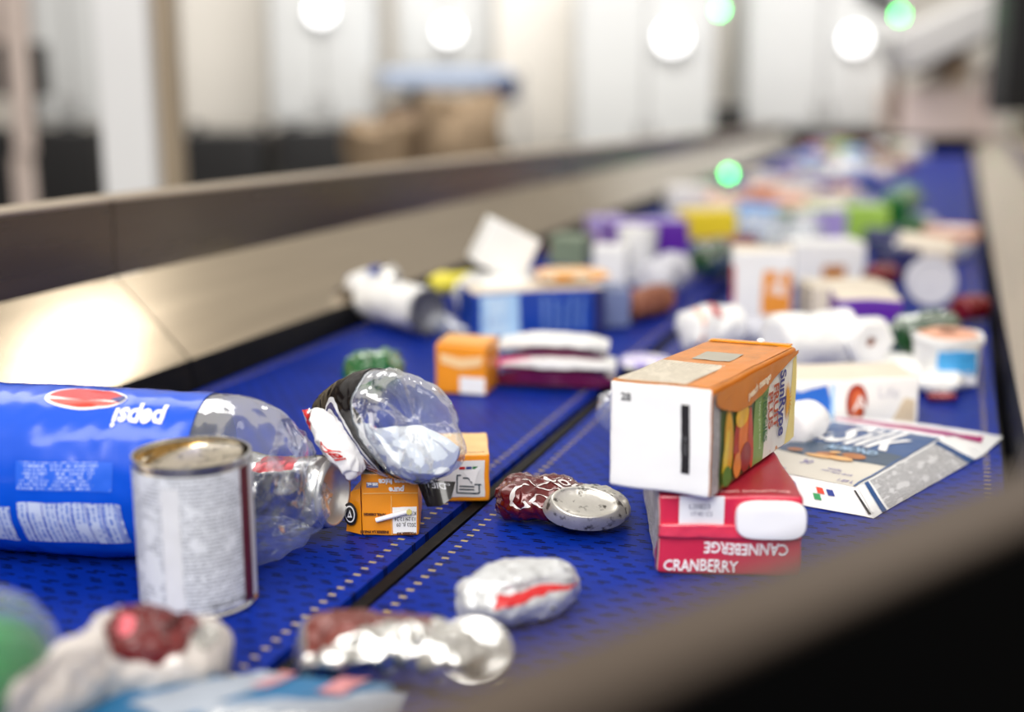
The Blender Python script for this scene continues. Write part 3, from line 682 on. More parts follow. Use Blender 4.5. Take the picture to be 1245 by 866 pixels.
w, h, l = .0455, .0410, .066
t = boxthing('juice_box', 'small orange-edged juice box with a glass drawing, behind the crushed black label bottle', 'juice box', (-.3655, .9136, .0002), R_(22))
JW = mat('juice_white', (228, 228, 228), .35, var=.05, vs=50, coat=.2)
mb = MB().rbox((0, l/2, h/2), (w, l, h), .002, 10, {None: ORG, '+z': mat('worn_orange_top', (240, 190, 130), .4, var=.25, vs=40)})
ff = facef((-w/2, 0, 0), (1, 0, 0), (0, 0, 1), (0, -1, 0)); ff2 = facef((-w/2, 0, 0), (1, 0, 0), (0, 0, 1), (0, -1, 0), .001)
mb.rect(.002, .0045, .0415, .0355, ff, JW)
TEAL = mat('dark_teal_ink', (38, 60, 72), .4)
for (x0, c) in ((.0205, RED), (.0262, mat('blue_sw', (30, 50, 130), .4))): mb.rect(x0, .0283, x0+.0048, .0306, ff2, c)
mb.poly([(.0318, .0283), (.0340, .0283), (.0362, .0306), (.0318, .0306)], ff2, mat('green_sw', (20, 120, 60), .4))
for a, b_ in (((.019, .023), (.019, .008)), ((.019, .008), (.037, .008)), ((.037, .008), (.037, .0155)), ((.021, .0135), (.033, .0135)), ((.021, .011), (.033, .011)), ((.0185, .023), (.022, .023)), ((.033, .0155), (.0388, .0155)), ((.0235, .0205), (.0285, .0205)), ((.0285, .0205), (.031, .0165))):
    mb.stroke([a, b_], .0011, ff2, TEAL, smooth=False)
mb.poly([(.024, .026), (.031, .0165), (.033, .0145), (.035, .022), (.0385, .030)], ff2, mat('pale_grey_ink', (244, 244, 246), .4))
tf = facef((-w/2, 0, h), (1, 0, 0), (0, 1, 0), (0, 0, 1)); mb.text('MINUTE', .004, tf, INKO, at=(.027, .003))
mb.deform(crumple(.0007, 60, 14)).build('body', t)

# --- standing food tin
gp = G(243, 731); r = .0375; hh = .1035
t = thing('food_tin', 'opened food tin with a whitish printed paper label standing on the belt', 'tin', (gp.x, gp.y, .0002), world=True)
TL = printed('tin_label', (214, 217, 224), (110, 114, 126), pitch=.0026, cell=600, dens=.44, amount=.7)
TLD = mat('tin_label_maroon', (92, 24, 30), .45)
M = Matrix.Translation((gp.x, gp.y, .0002)) @ Matrix.Rotation(PSI-PI/2, 4, 'Z')
GOLD = mat('gold_lacquer', (206, 170, 110), .25, metal=1, var=.25, vs=90, dirt=.4)
TIN = mat('tin_plate', (205, 203, 198), .22, metal=1, var=.1)
mb = MB().lathe([(0, .001), (r-.003, .001), (r-.001, .0), (r+.0008, .0004), (r+.001, .003), (r-.0004, .0045), (r, .006), (r, hh-.006), (r-.0004, hh-.0045), (r+.0010, hh-.002), (r+.0006, hh), (r-.001, hh), (r-.0014, hh-.003, GOLD), (r-.0016, hh-.03, GOLD), (r-.0016, .0025, GOLD), (0, .0025, GOLD)], TIN, 64, M)
mb.build('can_body', t)
lm = MB()
for (a0, a1, m_) in ((-1.35, 1.12, TL), (1.12, 1.40, TLD), (1.40, 2*PI-1.35, mat('tin_label_white', (216, 216, 218), .45))):
    n = 40; vs = []; fs = []; uv = []
    for z in (.0062, hh-.0062):
        for i in range(n+1):
            a = a0+(a1-a0)*i/n; vs.append(M @ Vector(((r+.0006)*math.cos(a), (r+.0006)*math.sin(a), z))); uv.append((a*r+.5, z))
    for i in range(n): fs.append((i, i+1, n+2+i, n+1+i))
    lm.add(vs, fs, m_, uv)
def tmap(a0, e): return lambda u, v: M @ Vector(((r+e)*math.cos(a0+u/r), (r+e)*math.sin(a0+u/r), v))
lm.rect(0, .010, .012, .090, tmap(-.30, .001), mat('tin_pale_band', (214, 215, 220), .45))
lm.text('NET WT 398 mL', .0045, tmap(.42, .0012), INK, at=(0, .009)); lm.build('paper_label', t)
mb = MB()
lid = [(0, 0), (r*.5, .0006), (r*.86, 0), (r*.9, .0012)]
mb.lathe(lid, mat('tin_lid', (214, 202, 180), .2, metal=1, var=.2, dirt=.5), 40, Matrix.Translation((gp.x-.003, gp.y+.004, hh-.006)) @ Matrix.Rotation(.10, 4, 'X') @ Matrix.Rotation(-.06, 4, 'Y'))
tag(mb.build('bent_lid', t), 'half-opened bent lid inside the rim')

# --- big blue soda bottle
fb = lambda x, y, z: G(x, y, z)
ax = (fb(260, 580, .060)-fb(0, 566, .060)).normalized(); hz_ = Vector((-ax.y, ax.x, 0)).normalized()*-1
if hz_.dot(FH) < 0: hz_ = -hz_
vert = ax.cross(hz_); vert = vert if vert.z > 0 else -vert
def bs_(x, y, z, a, b_): return (fb(x, y, z), hz_*a, vert*b_)
secs = [bs_(-128, 556, .052, .030, .030), bs_(-110, 557, .058, .052, .052), bs_(-60, 561, .061, .057, .059), bs_(0, 565, .061, .058, .061), bs_(90, 571, .061, .058, .061), bs_(180, 576, .061, .050, .061), bs_(255, 580, .0605, .048, .060), bs_(305, 586, .060, .047, .060), bs_(336, 591, .056, .043, .055), bs_(358, 595, .051, .038, .047), bs_(376, 598, .047, .027, .034), bs_(386, 599, .045, .013, .016)]
soda = Loft(secs)
def spost(p, th, tt):
    k = max(0, (tt-.60)/.4)
    return crumple(.0012+.009*k, 22, 21, .6)(p)
soda.post = spost
t = thing('soda_bottle', 'large crushed clear soda bottle with a bright blue label at the left edge', 'bottle', (secs[3][0].x, secs[3][0].y, .001), world=True)
CLR = clear('clear_pet', op=.12, rough=.04, bump=.3, bs=40)
mb = MB(); soda.skin(mb, CLR, 110, 96); soda.cap(mb, CLR, 1, ((1, 0), (.8, .004), (.4, .005), (0, .004)), 48); soda.cap(mb, CLR, 0, ((1, 0), (.6, .004), (0, -.004)), 48); mb.build('clear_body', t, ang=180)
tE = 6/11*1.0+.008
BL = mat('soda_blue', (6, 78, 204), .22, var=.06, vs=20, coat=.3, bump=.12, bs=30)
BLD = mat('soda_blue_deep', (8, 58, 190), .22, var=.06, vs=20, coat=.5)
mb = MB(); t0l = 1.9/11
soda.skin(mb, lambda th, tt: BL, 90, 96, t0=t0l, t1=tE, e=.0009)
# theta = pi/2 is the top; camera side is theta in (pi/2, 3pi/2) if hz_ points away
def sm_(u, v):   # u metres along from label end, v metres down the camera side from the top
    return None
soda.at(0); dE = soda.tab[int(tE*200)]
def sf(e): return lambda u, v: soda.pt(PI/2+v/.060, soda.at(dE-u), .0012+e)
# globe emblem near the top
mb.disc(.084, .018, .030, .014, sf(.0002), WHT, 36); mb.poly([(.084+.0275*math.cos(a), .018-.0125*math.sin(a)) for a in [PI*i/20 for i in range(21)]][::-1]+[(.0565, .0185), (.084, .0215), (.1115, .0180)], sf(.0005), RED)
mb.poly([(.084+.0275*math.cos(-a), .018+.0118*math.sin(a)) for a in [PI*(.1+.8*i/20) for i in range(21)]], sf(.0005), mat('globe_red', (226, 48, 24), .3)); 
mb.poly([(.0575, .013), (.066, .018), (.0575, .023), (.0545, .018)], sf(.0008), NAVY)
mb.text('pepsi', .026, sf(.0004), WHT, at=(.020, .030), rot=0, bold=.0008, sx=.7)
PR = printed('soda_print_white', (196, 208, 232), (70, 110, 200), pitch=.0036, dens=.46, vert=True, amount=.8)
PB = printed('soda_print_blue', (22, 92, 214), (190, 206, 240), pitch=.0026, dens=.50, amount=.7)
def vpoly(u0, u1, v0, v1, m_, e): mb.rect(u0, v0, u1, v1, sf(e), m_)
vpoly(.045, .118, .100, .134, PR, .0002); vpoly(.124, .19, .104, .134, PR, .0002); vpoly(.050, .118, .072, .092, PB, .0002)
for i in range(7): mb.rect(.047+.0105*i, .101, .0476+.0105*i, .133, sf(.0006), mat('soda_blue_deep', (8, 58, 190), .22))
tag(mb.build('wrap_label', t, ang=180), 'bright blue wrap label with a red and white round emblem')

# --- crushed aluminium can between the bottle and the juice box: its round base faces right
cc = G(402, 599, .0375)
axc = (RT*.93-FH*.37+ZZ*.02).normalized(); sd = ZZ.cross(axc).normalized(); vv = axc.cross(sd)
can = Loft([(cc-axc*.088, sd*.022, vv*.018), (cc-axc*.072, sd*.030, vv*.022), (cc-axc*.045, sd*.028, vv*.022), (cc-axc*.022, sd*.025, vv*.026), (cc-axc*.006, sd*.026, vv*.0285), (cc, sd*.024, vv*.0265)])
can.post = lambda p, th, tt: crumple(.004*(1-tt), 50, 31, .7)(p)
t = thing('drink_can', 'crumpled silver can with its round base turned right, seen past the blue bottle', 'can', (cc.x, cc.y, .002), world=True)
mb = MB(); can.skin(mb, lambda th, tt: mat('can_print_red', (190, 40, 48), .3, metal=.5) if .3 < tt < .6 and 1.2 < th < 2.2 else ALU, 50, 56); can.cap(mb, ALU, 0, LID_END); mb.build('body', t, ang=180)
mb = MB(); can.cap(mb, mat('can_base_alu', (214, 212, 208), .38, metal=.8), 1, ((1.0, 0), (1.0, .002), (.92, .005), (.86, .004), (.80, -.002), (.5, -.007), (0, -.009)), 56); mb.build('domed_base', t, ang=180)

# --- crushed clear bottle with a black label: base faces the camera
def cq(x, y, d): return CAM+ray(x, y)*d
d0 = .925
A0 = (RT*.50-UP*-.0).normalized()
def bsec(x, y, d, La, ang, Lb, tb):
    """La semi-length in px along image angle ang (deg, down-right positive), Lb across; tb = lean of the short axis away from the camera"""
    m_ = d/FPX; a = (RT*math.cos(R_(ang))-UP*math.sin(R_(ang)))*La*m_
    b_ = (RT*math.sin(R_(ang))+UP*math.cos(R_(ang)))*Lb*m_+FW*tb
    return (cq(x, y, d), a, b_)
sec2 = [bsec(411, 513, 1.005, 37, 50, 26, .006), bsec(424, 514, .990, 48, 52, 36, .008), bsec(440, 515, .970, 59, 54, 42, .012), bsec(460, 516, .950, 69, 54, 45, .014), bsec(482, 518, .932, 76, 54, 48, .012), bsec(499, 517, .918, 78, 53, 52, .010), bsec(506, 515, .910, 69, 52, 47, .008)]
bot = Loft(sec2)
def lob(th, tt): return 1+(.07*math.cos(5*(th-.4)))*max(0, (tt-.62)/.38)
bot.mod = lob
bot.post = lambda p, th, tt: crumple(.0012+.005*max(0, tt-.5), 38, 41, .55)(p)
t = thing('soda_bottle', 'crushed clear bottle with a black label, leaning over the two orange juice boxes', 'bottle', tuple(G(480, 600, .002)), world=True)
CLR2 = clear('clear_pet_crushed', op=.13, rough=.04, bump=.3, bs=60)
mb = MB(); bot.skin(mb, CLR2, 90, 110, t0=.40)
def petal(th, j):
    k = .5+.5*math.cos(5*(th-.4)); q = [0, .25, .8, 1, .9, .5, .1, 0][min(j, 7)]
    return (1, .007*k*q)
bot.cap(mb, CLR2, 1, ((1, 0), (.93, .004), (.80, .008), (.62, .008), (.42, .003), (.22, -.001), (.13, -.001), (.125, .001), (.08, .0015), (0, .0012)), 110, petal)
mb.build('clear_body', t, ang=180)
MILK = mat('milky_film', (226, 231, 236), .3, var=.05, vs=30, bump=.25, bs=40, spec=.6)
BK = mat('black_label', (14, 9, 11), .22, var=.2, vs=30, coat=.35, spec=.3)
mb = MB(); bot.skin(mb, BK, 60, 110, t0=.0, t1=.74, e=.0008, th0=2.3, th1=2*PI+.35); bot.skin(mb, MILK, 60, 110, t0=.0, t1=.74, e=-.0012, th0=2.3, th1=2*PI+.35); bot.cap(mb, BK, 0, ((1, 0), (.7, .004), (0, .002)), 110)
def bf_(e): return lambda u, v: bot.pt(u, v, .0010+e)      # direct (theta, t) coordinates
MAR = mat('maroon_label', (104, 16, 22), .16, coat=.9); NVY = mat('label_navy', (28, 38, 104), .2, coat=.8); SIL = mat('label_silver', (206, 206, 210), .3)
for (k, m_, e) in ((1.0, SIL, .0002), (.86, NVY, .0005), (.70, SIL, .0007), (.62, MAR, .0009)):
    mb.poly([(4.55+.85*k*math.cos(2*PI*i/30), .55+.125*k*math.sin(2*PI*i/30)+.05*math.cos(2*PI*i/30)) for i in range(30)], bf_(e), m_, .06)
mb.text('DIET', .16, bf_(.0004), SIL, at=(5.95, .40), rot=0, bold=.004, maxlen=.05); mb.text('28mg', .10, bf_(.0004), SIL, at=(3.0, .42), rot=PI/2, maxlen=.05)
tag(mb.build('wrap_label', t, ang=180), 'glossy black wrap label with a maroon oval edged in navy and silver')
inn = Loft([(c_, a_*.93, b_*.93) for c_, a_, b_ in sec2]); inn.post = lambda p, th, tt: crumple(.003, 30, 47, .4)(p)
MILK = mat('milky_film', (222, 228, 234), .32, var=.06, vs=40, bump=.8, bs=60, spec=.6)
mb = MB(); inn.skin(mb, MILK, 50, 80, t0=.35, t1=.93, th0=-1.25, th1=.62)
inn.skin(mb, MILK, 30, 60, t0=.35, t1=.93, th0=4.2, th1=2*PI-1.25)
vs = []; fs = []
for i in range(41):
    th = 4.3+(2*PI+.62-4.3)*i/40
    for k in range(12):
        c_, a_, b_ = inn.sec(.93); q = inn.pt(th, .93); c2 = c_+a_*.05+b_*.02; p = q+(c2-q)*(k/11)
        vs.append(crumple(.0022, 30, 49, .3)(p+(c_-inn.sec(.9)[0]).normalized()*.006*math.sin(PI*k/22)))
for i in range(40):
    for k in range(11): fs.append((i*12+k, i*12+k+1, (i+1)*12+k+1, (i+1)*12+k))
mb.add(vs, fs, MILK); tag(mb.build('milky_inner_film', t, ang=180), 'milky white back of the label seen inside the clear base')

vs = [cq(x, y, d) for x, y, d in ((504, 580, .935), (554, 586, .925), (541, 604, .925), (527, 612, .926), (512, 615, .930))]
fl_ = MB().poly([(0, 0), (1, 0), (.8, .6), (.5, .9), (.15, 1)], lambda u, v: vs[0]+(vs[1]-vs[0])*u+(vs[4]-vs[0])*v-FW*(.006*math.sin(u*PI)), BK, .1)
fl_.text('DIET', .30, lambda u, v: vs[0]+(vs[1]-vs[0])*u+(vs[4]-vs[0])*v-FW*(.006*math.sin(u*PI)+.0006), SIL, at=(.75, .28), rot=PI, sx=.8, maxlen=.1)
fl_.text('CAFFEINE', .10, lambda u, v: vs[0]+(vs[1]-vs[0])*u+(vs[4]-vs[0])*v-FW*(.006*math.sin(u*PI)+.0006), SIL, at=(.85, .14), rot=PI, sx=1, maxlen=.1)
fl_.build('label_flap', t, ang=180)
# --- white and red crumpled carton piece between bottle and juice box
def pw(x, y, d): return CAM+ray(x, y)*d
secw = [(pw(383, 520, .935), (RT*.010-UP*.012), FW*.010), (pw(391, 529, .930), (RT*.009-UP*.018), FW*.012+RT*.004), (pw(404, 538, .926), (RT*.012-UP*.025), FW*.015+RT*.006), (pw(417, 545, .922), (RT*.008-UP*.022), FW*.013+RT*.010), (pw(430, 553, .920), (RT*.005-UP*.012), FW*.008+RT*.006)]
wr = Loft(secw); wr.post = lambda p, th, tt: crumple(.002, 55, 51, .8)(p)
t = thing('drink_pouch', 'crumpled white packet with a red corner between the two crushed bottles', 'packet', tuple(G(425, 600, .002)), world=True)
mb = MB(); PW = mat('packet_white', (238, 236, 236), .3, var=.04, coat=.4, bump=.3, bs=60)
wr.skin(mb, PW, 50, 64); wr.cap(mb, PW, 1, ((1, 0), (.5, .003), (0, .002))); wr.cap(mb, PW, 0, ((1, 0), (.5, .003), (0, .002)))
def wf(e): return lambda u, v: wr.pt(u, v, .0008+e)
mb.poly([(2.5, .02), (4.9, .02), (4.4, .34), (3.7, .42), (3.2, .16)], wf(.0002), RED, .06)
mb.poly([(3.1, .22), (3.5, .20), (3.75, .38), (3.6, .40)], wf(.0005), WHT, .06)
mb.text('del', .34, wf(.0004), RED, at=(4.5, .66), rot=.3, bold=.006, maxlen=.06, sx=1.6); mb.text('TORNADE', .09, wf(.0004), mat('dk_red', (120, 20, 24), .4), at=(4.9, .34), rot=.2, sx=4, maxlen=.06)
mb.build('body', t, ang=180)

# --- crushed dark red cola can, base tilted to the camera
def ps(x, y, z): return G(x, y, z)
COLA = mat('cola_red', (88, 8, 10), .22, metal=.2, var=.3, vs=60, coat=.7, bump=.15, bs=70)
sk = [(ps(606, 610, .014), FH*.014, ZZ*.008+RT*.002), (ps(620, 605, .017), FH*.026, ZZ*.014), (ps(640, 603, .018), FH*.030, ZZ*.016), (ps(665, 604, .018), FH*.031, ZZ*.0165), (ps(688, 606, .017), FH*.031, ZZ*.016), (ps(706, 611, .016), FH*.030, ZZ*.014), (ps(722, 614, .015), FH*.029+ZZ*.002, ZZ*.012), (ps(742, 617, .0135), FH*.026+ZZ*.002, ZZ*.0115), (ps(760, 619, .0115), FH*.016, ZZ*.009), (ps(765, 620, .010), FH*.008, ZZ*.005)]
cola = Loft(sk)
cola.mod = lambda th, tt: 1+.06*math.sin(3*th+9*tt)*(1-tt)
cola.post = lambda p, th, tt: (lambda q: Vector((q.x, q.y, max(.0008, q.z))))(crumple(.0048*(1-tt)**.8+.0006, 40, 61, .6)(p))
t = thing('drink_can', 'flattened dark red cola can with white script and a dirty silver base', 'can', tuple(G(680, 625, .0)), world=True)
mb = MB()
cola.skin(mb, lambda th, tt: ALUD if tt > .60+.10*math.cos(th+.6) else COLA, 110, 90); cola.cap(mb, ALUD, 1, ((1, 0), (.5, .001), (0, .001))); cola.cap(mb, COLA, 0, ((1, 0), (.5, .002), (0, .001)))
def cf(e): return lambda u, v: cola.pt(PI-v, u, .0006+e)   # v up from the camera side
SCR = mat('script_white', (226, 220, 218), .3, metal=.3)
mb.stroke([(.22, .95), (.13, .75), (.10, .35), (.15, .05), (.22, .10), (.20, .30)], [.022, .035, .03, .03, .02], cf(0), SCR, maxlen=.03)
mb.stroke([(.24, .30), (.28, .60), (.33, .62), (.34, .30), (.29, .12), (.25, .28)], .020, cf(0), SCR, maxlen=.03)
mb.stroke([(.36, .10), (.38, .50), (.42, .90), (.40, .40), (.44, .15), (.50, .30)], .018, cf(0), SCR, maxlen=.03)
mb.stroke([(.20, 1.15), (.28, 1.02), (.36, 1.25), (.44, 1.1), (.52, 1.22), (.60, 1.12)], [.03, .05, .03], cf(0), SCR, maxlen=.03)
mb.stroke([(.26, .85), (.34, .92), (.46, 1.0), (.56, .9)], [.015, .03, .015], cf(0), SCR, maxlen=.03)
mb.text('Cola', .42, cf(0), SCR, at=(.30, 1.32), sx=.34, bold=.006, shear=.3, maxlen=.03)
mb.poly([(.38, -.35), (.50, -.38), (.52, -.22), (.40, -.18)], cf(0), SCR, .03)
mb.build('body', t, ang=180)
# concave base plate sitting on the flattened end, facing up and to the camera
bc = ps(710, 610, .0268); ua = (RT*.96+FH*.02-ZZ*.10).normalized(); nb_ = (ZZ*.84-FH*.52+RT*.10).normalized(); ub = nb_.cross(ua).normalized(); ua = ub.cross(nb_)
mb = MB(); vs = []; fs = []; n = 64
rings = [(1.22, -.014), (1.18, -.009), (1.10, -.004), (1.0, -.0006), (.95, .0004), (.90, -.0002), (.86, -.0010), (.80, -.0020), (.6, -.0032), (.35, -.0038), (.15, -.0040), (0, -.0040)]
for k, o in rings:
    for i in range(n):
        a = 2*PI*i/n; p = bc+ua*.0265*k*math.cos(a)*(1+.06*math.cos(a))+ub*.0155*k*math.sin(a)+nb_*(o*.85)
        vs.append(crumple(.0005, 60, 66, .3)(p))
for j in range(len(rings)-1):
    for i in range(n): fs.append((j*n+i, j*n+(i+1) % n, (j+1)*n+(i+1) % n, (j+1)*n+i))
mb.add(vs, fs, ALUD); tag(mb.build('domed_base', t, ang=180), 'dirty silver concave can base')

# --- flattened white almond drink carton with blue front
sp_ = {'FT': G(1062, 630, .0015), 'LF': G(905, 598, .0015)}
A_ = G(1042, 593, .018); B_ = G(900, 566, .020); Cc = G(1018, 511, .022); D_ = G(1150, 531, .020)   # upper face: A front right, B front left, C back left, D back right
E_ = G(1062, 630, .001); F_ = G(896, 600, .001); H_ = G(1196, 553, .001); FR = G(1219, 531, .004); FL_ = G(1012, 505, .012); BL_ = G(990, 508, .001)
t = thing('almond_milk_carton', 'flattened blue and white almond drink carton lying right of the red carton', 'carton', tuple(G(1050, 570, 0)), world=True)
SW = mat('silk_white', (240, 240, 240), .4, var=.04, vs=40, bump=.25, bs=60)
def bil(a, b, c, d, n1=1, off=None):
    """a(0,0) b(1,0) c(1,1) d(0,1)"""
    nn = (b-a).cross(d-a).normalized(); nn = nn if nn.z > 0 else -nn
    def f(u, v, e=0):
        p = a*(1-u)*(1-v)+b*u*(1-v)+c*u*v+d*(1-u)*v
        return p+nn*e+nn*(.0022*math.sin(PI*max(0, min(1, u)))*math.sin(PI*max(0, min(1, v))))*n1+nn*.0008*nz(p, 60, 71)
    return f
top = bil(B_, A_, D_, Cc); side = bil(A_, E_, H_, D_, .3); back = bil(F_, E_, H_, BL_, 0)
mb = MB()
def patch(f, m_, n=24, u0=0, u1=1, v0=0, v1=1, e=0):
    vs = [f(u0+(u1-u0)*i/n, v0+(v1-v0)*j/n, e) for j in range(n+1) for i in range(n+1)]; uv = [((u0+(u1-u0)*i/n)*.09, (v0+(v1-v0)*j/n)*.25) for j in range(n+1) for i in range(n+1)]
    mb.add(vs, [(j*(n+1)+i, j*(n+1)+i+1, (j+1)*(n+1)+i+1, (j+1)*(n+1)+i) for j in range(n) for i in range(n)], m_, uv)
patch(top, SW); patch(side, SW); patch(back, SW)
fr_ = bil(F_, E_, A_, B_, 0); patch(fr_, SW)
lf_ = bil(F_, B_, Cc, BL_, 0); patch(lf_, SW)
bk_ = bil(BL_, H_, D_, Cc, 0); patch(bk_, SW)
SB = mat('silk_blue', (12, 72, 132), .3, var=.12, vs=30, coat=.3); SBD = mat('silk_slate', (44, 70, 96), .3, var=.12, vs=30, coat=.3)
SBG = mat('silk_beige', (206, 200, 188), .4, var=.08, vs=40)
def tm(e): return lambda u, v: top(u, (v-.16)/.84, .0004+e)
def fm(e): return lambda u, v: fr_(u, v, .0004+e)
def sd_(e): return lambda u, v: side(u, v, .0004+e)
mb.rect(.0, .16, .985, .96, tm(0), SBG, .06)
mb.poly([(0, .44), (.3, .40), (.6, .42), (.985, .46), (.985, .96), (0, .96)], tm(.0002), SB, .06)
mb.poly([(0, .44), (.3, .40), (.6, .42), (.985, .46), (.985, .62), (0, .60)], tm(.0003), SBD, .06)
mb.text('Silk', .43, tm(.0009), WHT, at=(.20, .63), bold=.008, shear=.3, sx=.98, maxlen=.05)
mb.stroke([(.40, .68), (.28, .645), (.14, .68), (.12, .74), (.2, .76)], [.02, .03, .03, .02], tm(.0012), WHT, maxlen=.04)
mb.text('ALMOND', .085, tm(.0009), mat('pale_blue_ink', (160, 190, 220), .4), at=(.34, .535), bold=.002, sx=1.2, maxlen=.05)
ALM = mat('almond_brown', (168, 104, 52), .4, var=.3, vs=90)
ALC = mat('almond_cream', (218, 168, 108), .4, var=.2, vs=90)
for i, (u, v, a, b_, m_) in enumerate([(.44, .46, .09, .022, ALM), (.66, .48, .10, .032, ALM), (.42, .41, .12, .022, ALC), (.60, .42, .11, .022, ALC), (.50, .475, .05, .014, ALC), (.18, .44, .07, .02, ALM)]): mb.disc(u, v, a, b_, tm(.0006+.0003*i), m_, 20, maxlen=.06)
PUR = mat('purple_ink', (96, 84, 160), .4)
for s_, u, v, k in (('30', .36, .30, .07), ('vanilla', .62, .285, .035), ('non dairy drink', .60, .255, .03), ('1.89 L', .80, .18, .04), ('boisson', .2, .2, .035)): mb.text(s_, k, tm(.0006), PUR, at=(u, v), maxlen=.05, sx=1.4)
mb.rect(.965, .16, .985, .96, tm(.0008), SB, .06)
for u, v, c in ((.64, .52, (214, 70, 50)), (.60, .28, (50, 150, 90)), (.72, .50, (40, 60, 140)), (.42, .55, (170, 176, 210)), (.36, .30, (196, 200, 222))): mb.rect(u, v, u+.055, v+.22, fm(.0004), mat('sw_%d_%d_%d' % c, c, .4), .06)
mb.us = (.09, .25); mb.rect(.02, .12, .985, .99, sd_(0), printed('silk_side_print', (200, 200, 202), (96, 96, 100), pitch=.0042, cell=500, dens=.40, vert=True), .06)
mb.rect(-.0, .065, 1.0, .10, sd_(.0004), SB, .06); mb.rect(-.0, .84, 1.0, .90, sd_(.0004), SB, .06); mb.rect(-.0, .90, 1.0, .99, sd_(.0003), SW, .06)
mb.poly([(-.02, .0), (.09, .0), (.86, .0), (.86, .02), (0.04, .030)], sd_(.0006), SW, .06)
mb.poly([(.955, .86), (.975, .88), (1.0, .10), (.975, .08)], fm(.0008), INK, .06)
mb.build('body', t, ang=40)
# sealed fin along the back edge
fin = MB(); nn = 30; vs = []; fs = []
a0, a1 = Cc+ZZ*.0005, D_+ZZ*.0005; b0, b1 = FL_, FR
for i in range(nn+1):
    k = i/nn; p0 = a0*(1-k)+a1*k; p1 = b0*(1-k)+b1*k+ZZ*(.003*math.sin(PI*k))
    for q in (p0, p0*.45+p1*.55, p0*.44+p1*.56, p1): vs.append(q+ZZ*.0008*nz(q, 70, 75))
    for q in (p1, p0): vs.append(q-ZZ*.0012)
for i in range(nn):
    for j in range(6): fs.append((i*6+j, i*6+(j+1) % 6, (i+1)*6+(j+1) % 6, (i+1)*6+j))
MAG = mat('magenta_stripe', (168, 34, 112), .35)
fin.add(vs, fs, [MAG if j in (0,) else SW for i in range(nn) for j in range(6)])
fin.add([D_, D_*.5+H_*.5, H_, FR, FR-ZZ*.0015], [(0, 1, 3), (1, 2, 3), (2, 4, 3)], SW)
ff_ = lambda u, v: (D_+(FR-D_)*u+(H_-D_)*v)+ZZ*.0016
fin.poly([(.1, .10), (.62, .05), (.34, .42)], ff_, MAG, .05)
tag(fin.build('sealed_fin', t, ang=40), 'white and magenta sealed edge strip')

# --- white can with red stripe, front centre
CW = mat('can_white', (206, 207, 208), .3, metal=.3, var=.06, vs=60, bump=.1, bs=60, dirt=.25)
sk = [(G(557, 730, .015), FH*.010, ZZ*.009), (G(567, 728, .016), FH*.020, ZZ*.013), (G(595, 723, .0175), FH*.028, ZZ*.0165), (G(630, 718, .0185), FH*.030, ZZ*.0180), (G(665, 714, .018), FH*.028, ZZ*.0170), (G(688, 713, .016), FH*.022, ZZ*.014), (G(699, 711, .015), FH*.014, ZZ*.010), (G(704, 711, .013), FH*.004, ZZ*.004)]
wc = Loft(sk); wc.mod = lambda th, tt: 1-.20*math.exp(-((th-PI+.62)/.22)**2)*math.sin(PI*min(1, tt*1.05))
wc.post = lambda p, th, tt: (lambda q: Vector((q.x, q.y, max(.0006, q.z))))(crumple(.0026, 40, 81, .6)(p))
t = thing('drink_can', 'crushed white can with a red stripe, alone on the right belt lane', 'can', tuple(G(630, 735, 0)), world=True)
mb = MB(); wc.skin(mb, CW, 90, 90); wc.cap(mb, CW, 0, ((1, 0), (.5, .001), (0, .001)))
wf2 = lambda u, v: wc.pt(PI-v, u, .0007)
mb.poly([(.30, .12), (.32, .52), (.55, .60), (.97, .62), (.97, .50), (.60, .36)], wf2, RED, .03)
mb.disc(.60, -.25, .012, .05, wf2, mat('grime', (90, 84, 78), .7), 12, maxlen=.03)
mb.build('body', t, ang=180)
mb = MB(); rr = [(1.02, -.004), (1.05, .001), (.98, .003), (.9, .001), (.7, -.003), (0, -.004)]
bc = wc.pt(PI+.9, .62); 

# --- very blurred foreground cans
sk = [(G(20, 905, .030), FH*.020, ZZ*.026), (G(70, 850, .032), FH*.028, ZZ*.026), (G(120, 812, .032), FH*.030, ZZ*.026), (G(165, 795, .030), FH*.030, ZZ*.024), (G(215, 792, .027), FH*.030, ZZ*.021), (G(255, 796, .023), FH*.026, ZZ*.017), (G(278, 802, .018), FH*.012, ZZ*.009)]
fc = Loft(sk); fc.post = lambda p, th, tt: (lambda q: Vector((q.x, q.y, max(.0006, q.z))))(crumple(.004, 40, 91, .6)(p))
t = thing('drink_can', 'blurred crushed white can with a dark red mouth, front left below the tin', 'can', tuple(G(160, 830, 0)), world=True)
mb = MB(); BE = mat('can_beige', (214, 206, 200), .35, metal=.3, var=.1)
fc.skin(mb, BE, 70, 64); fc.cap(mb, BE, 1, ((1, 0), (0, .002))); fc.cap(mb, BE, 0, ((1, 0), (0, .002)))
m_ = lambda e: (lambda u, v: fc.pt(PI/2+.35+v, u, .001+e))
mb.disc(.60, .05, .19, .95, m_(.0), mat('mouth_dark_red', (96, 12, 12), .2, coat=.5), 28, maxlen=.04); mb.disc(.50, .1, .035, .3, m_(.0006), mat('mouth_pink', (228, 110, 120), .3), 16, maxlen=.04); mb.disc(.68, -.1, .03, .4, m_(.0006), mat('mouth_deep', (60, 6, 8), .3), 16, maxlen=.04)
mb.disc(.84, .05, .06, .5, m_(.0), ALU, 16, maxlen=.04)
mb.build('body', t, ang=180)
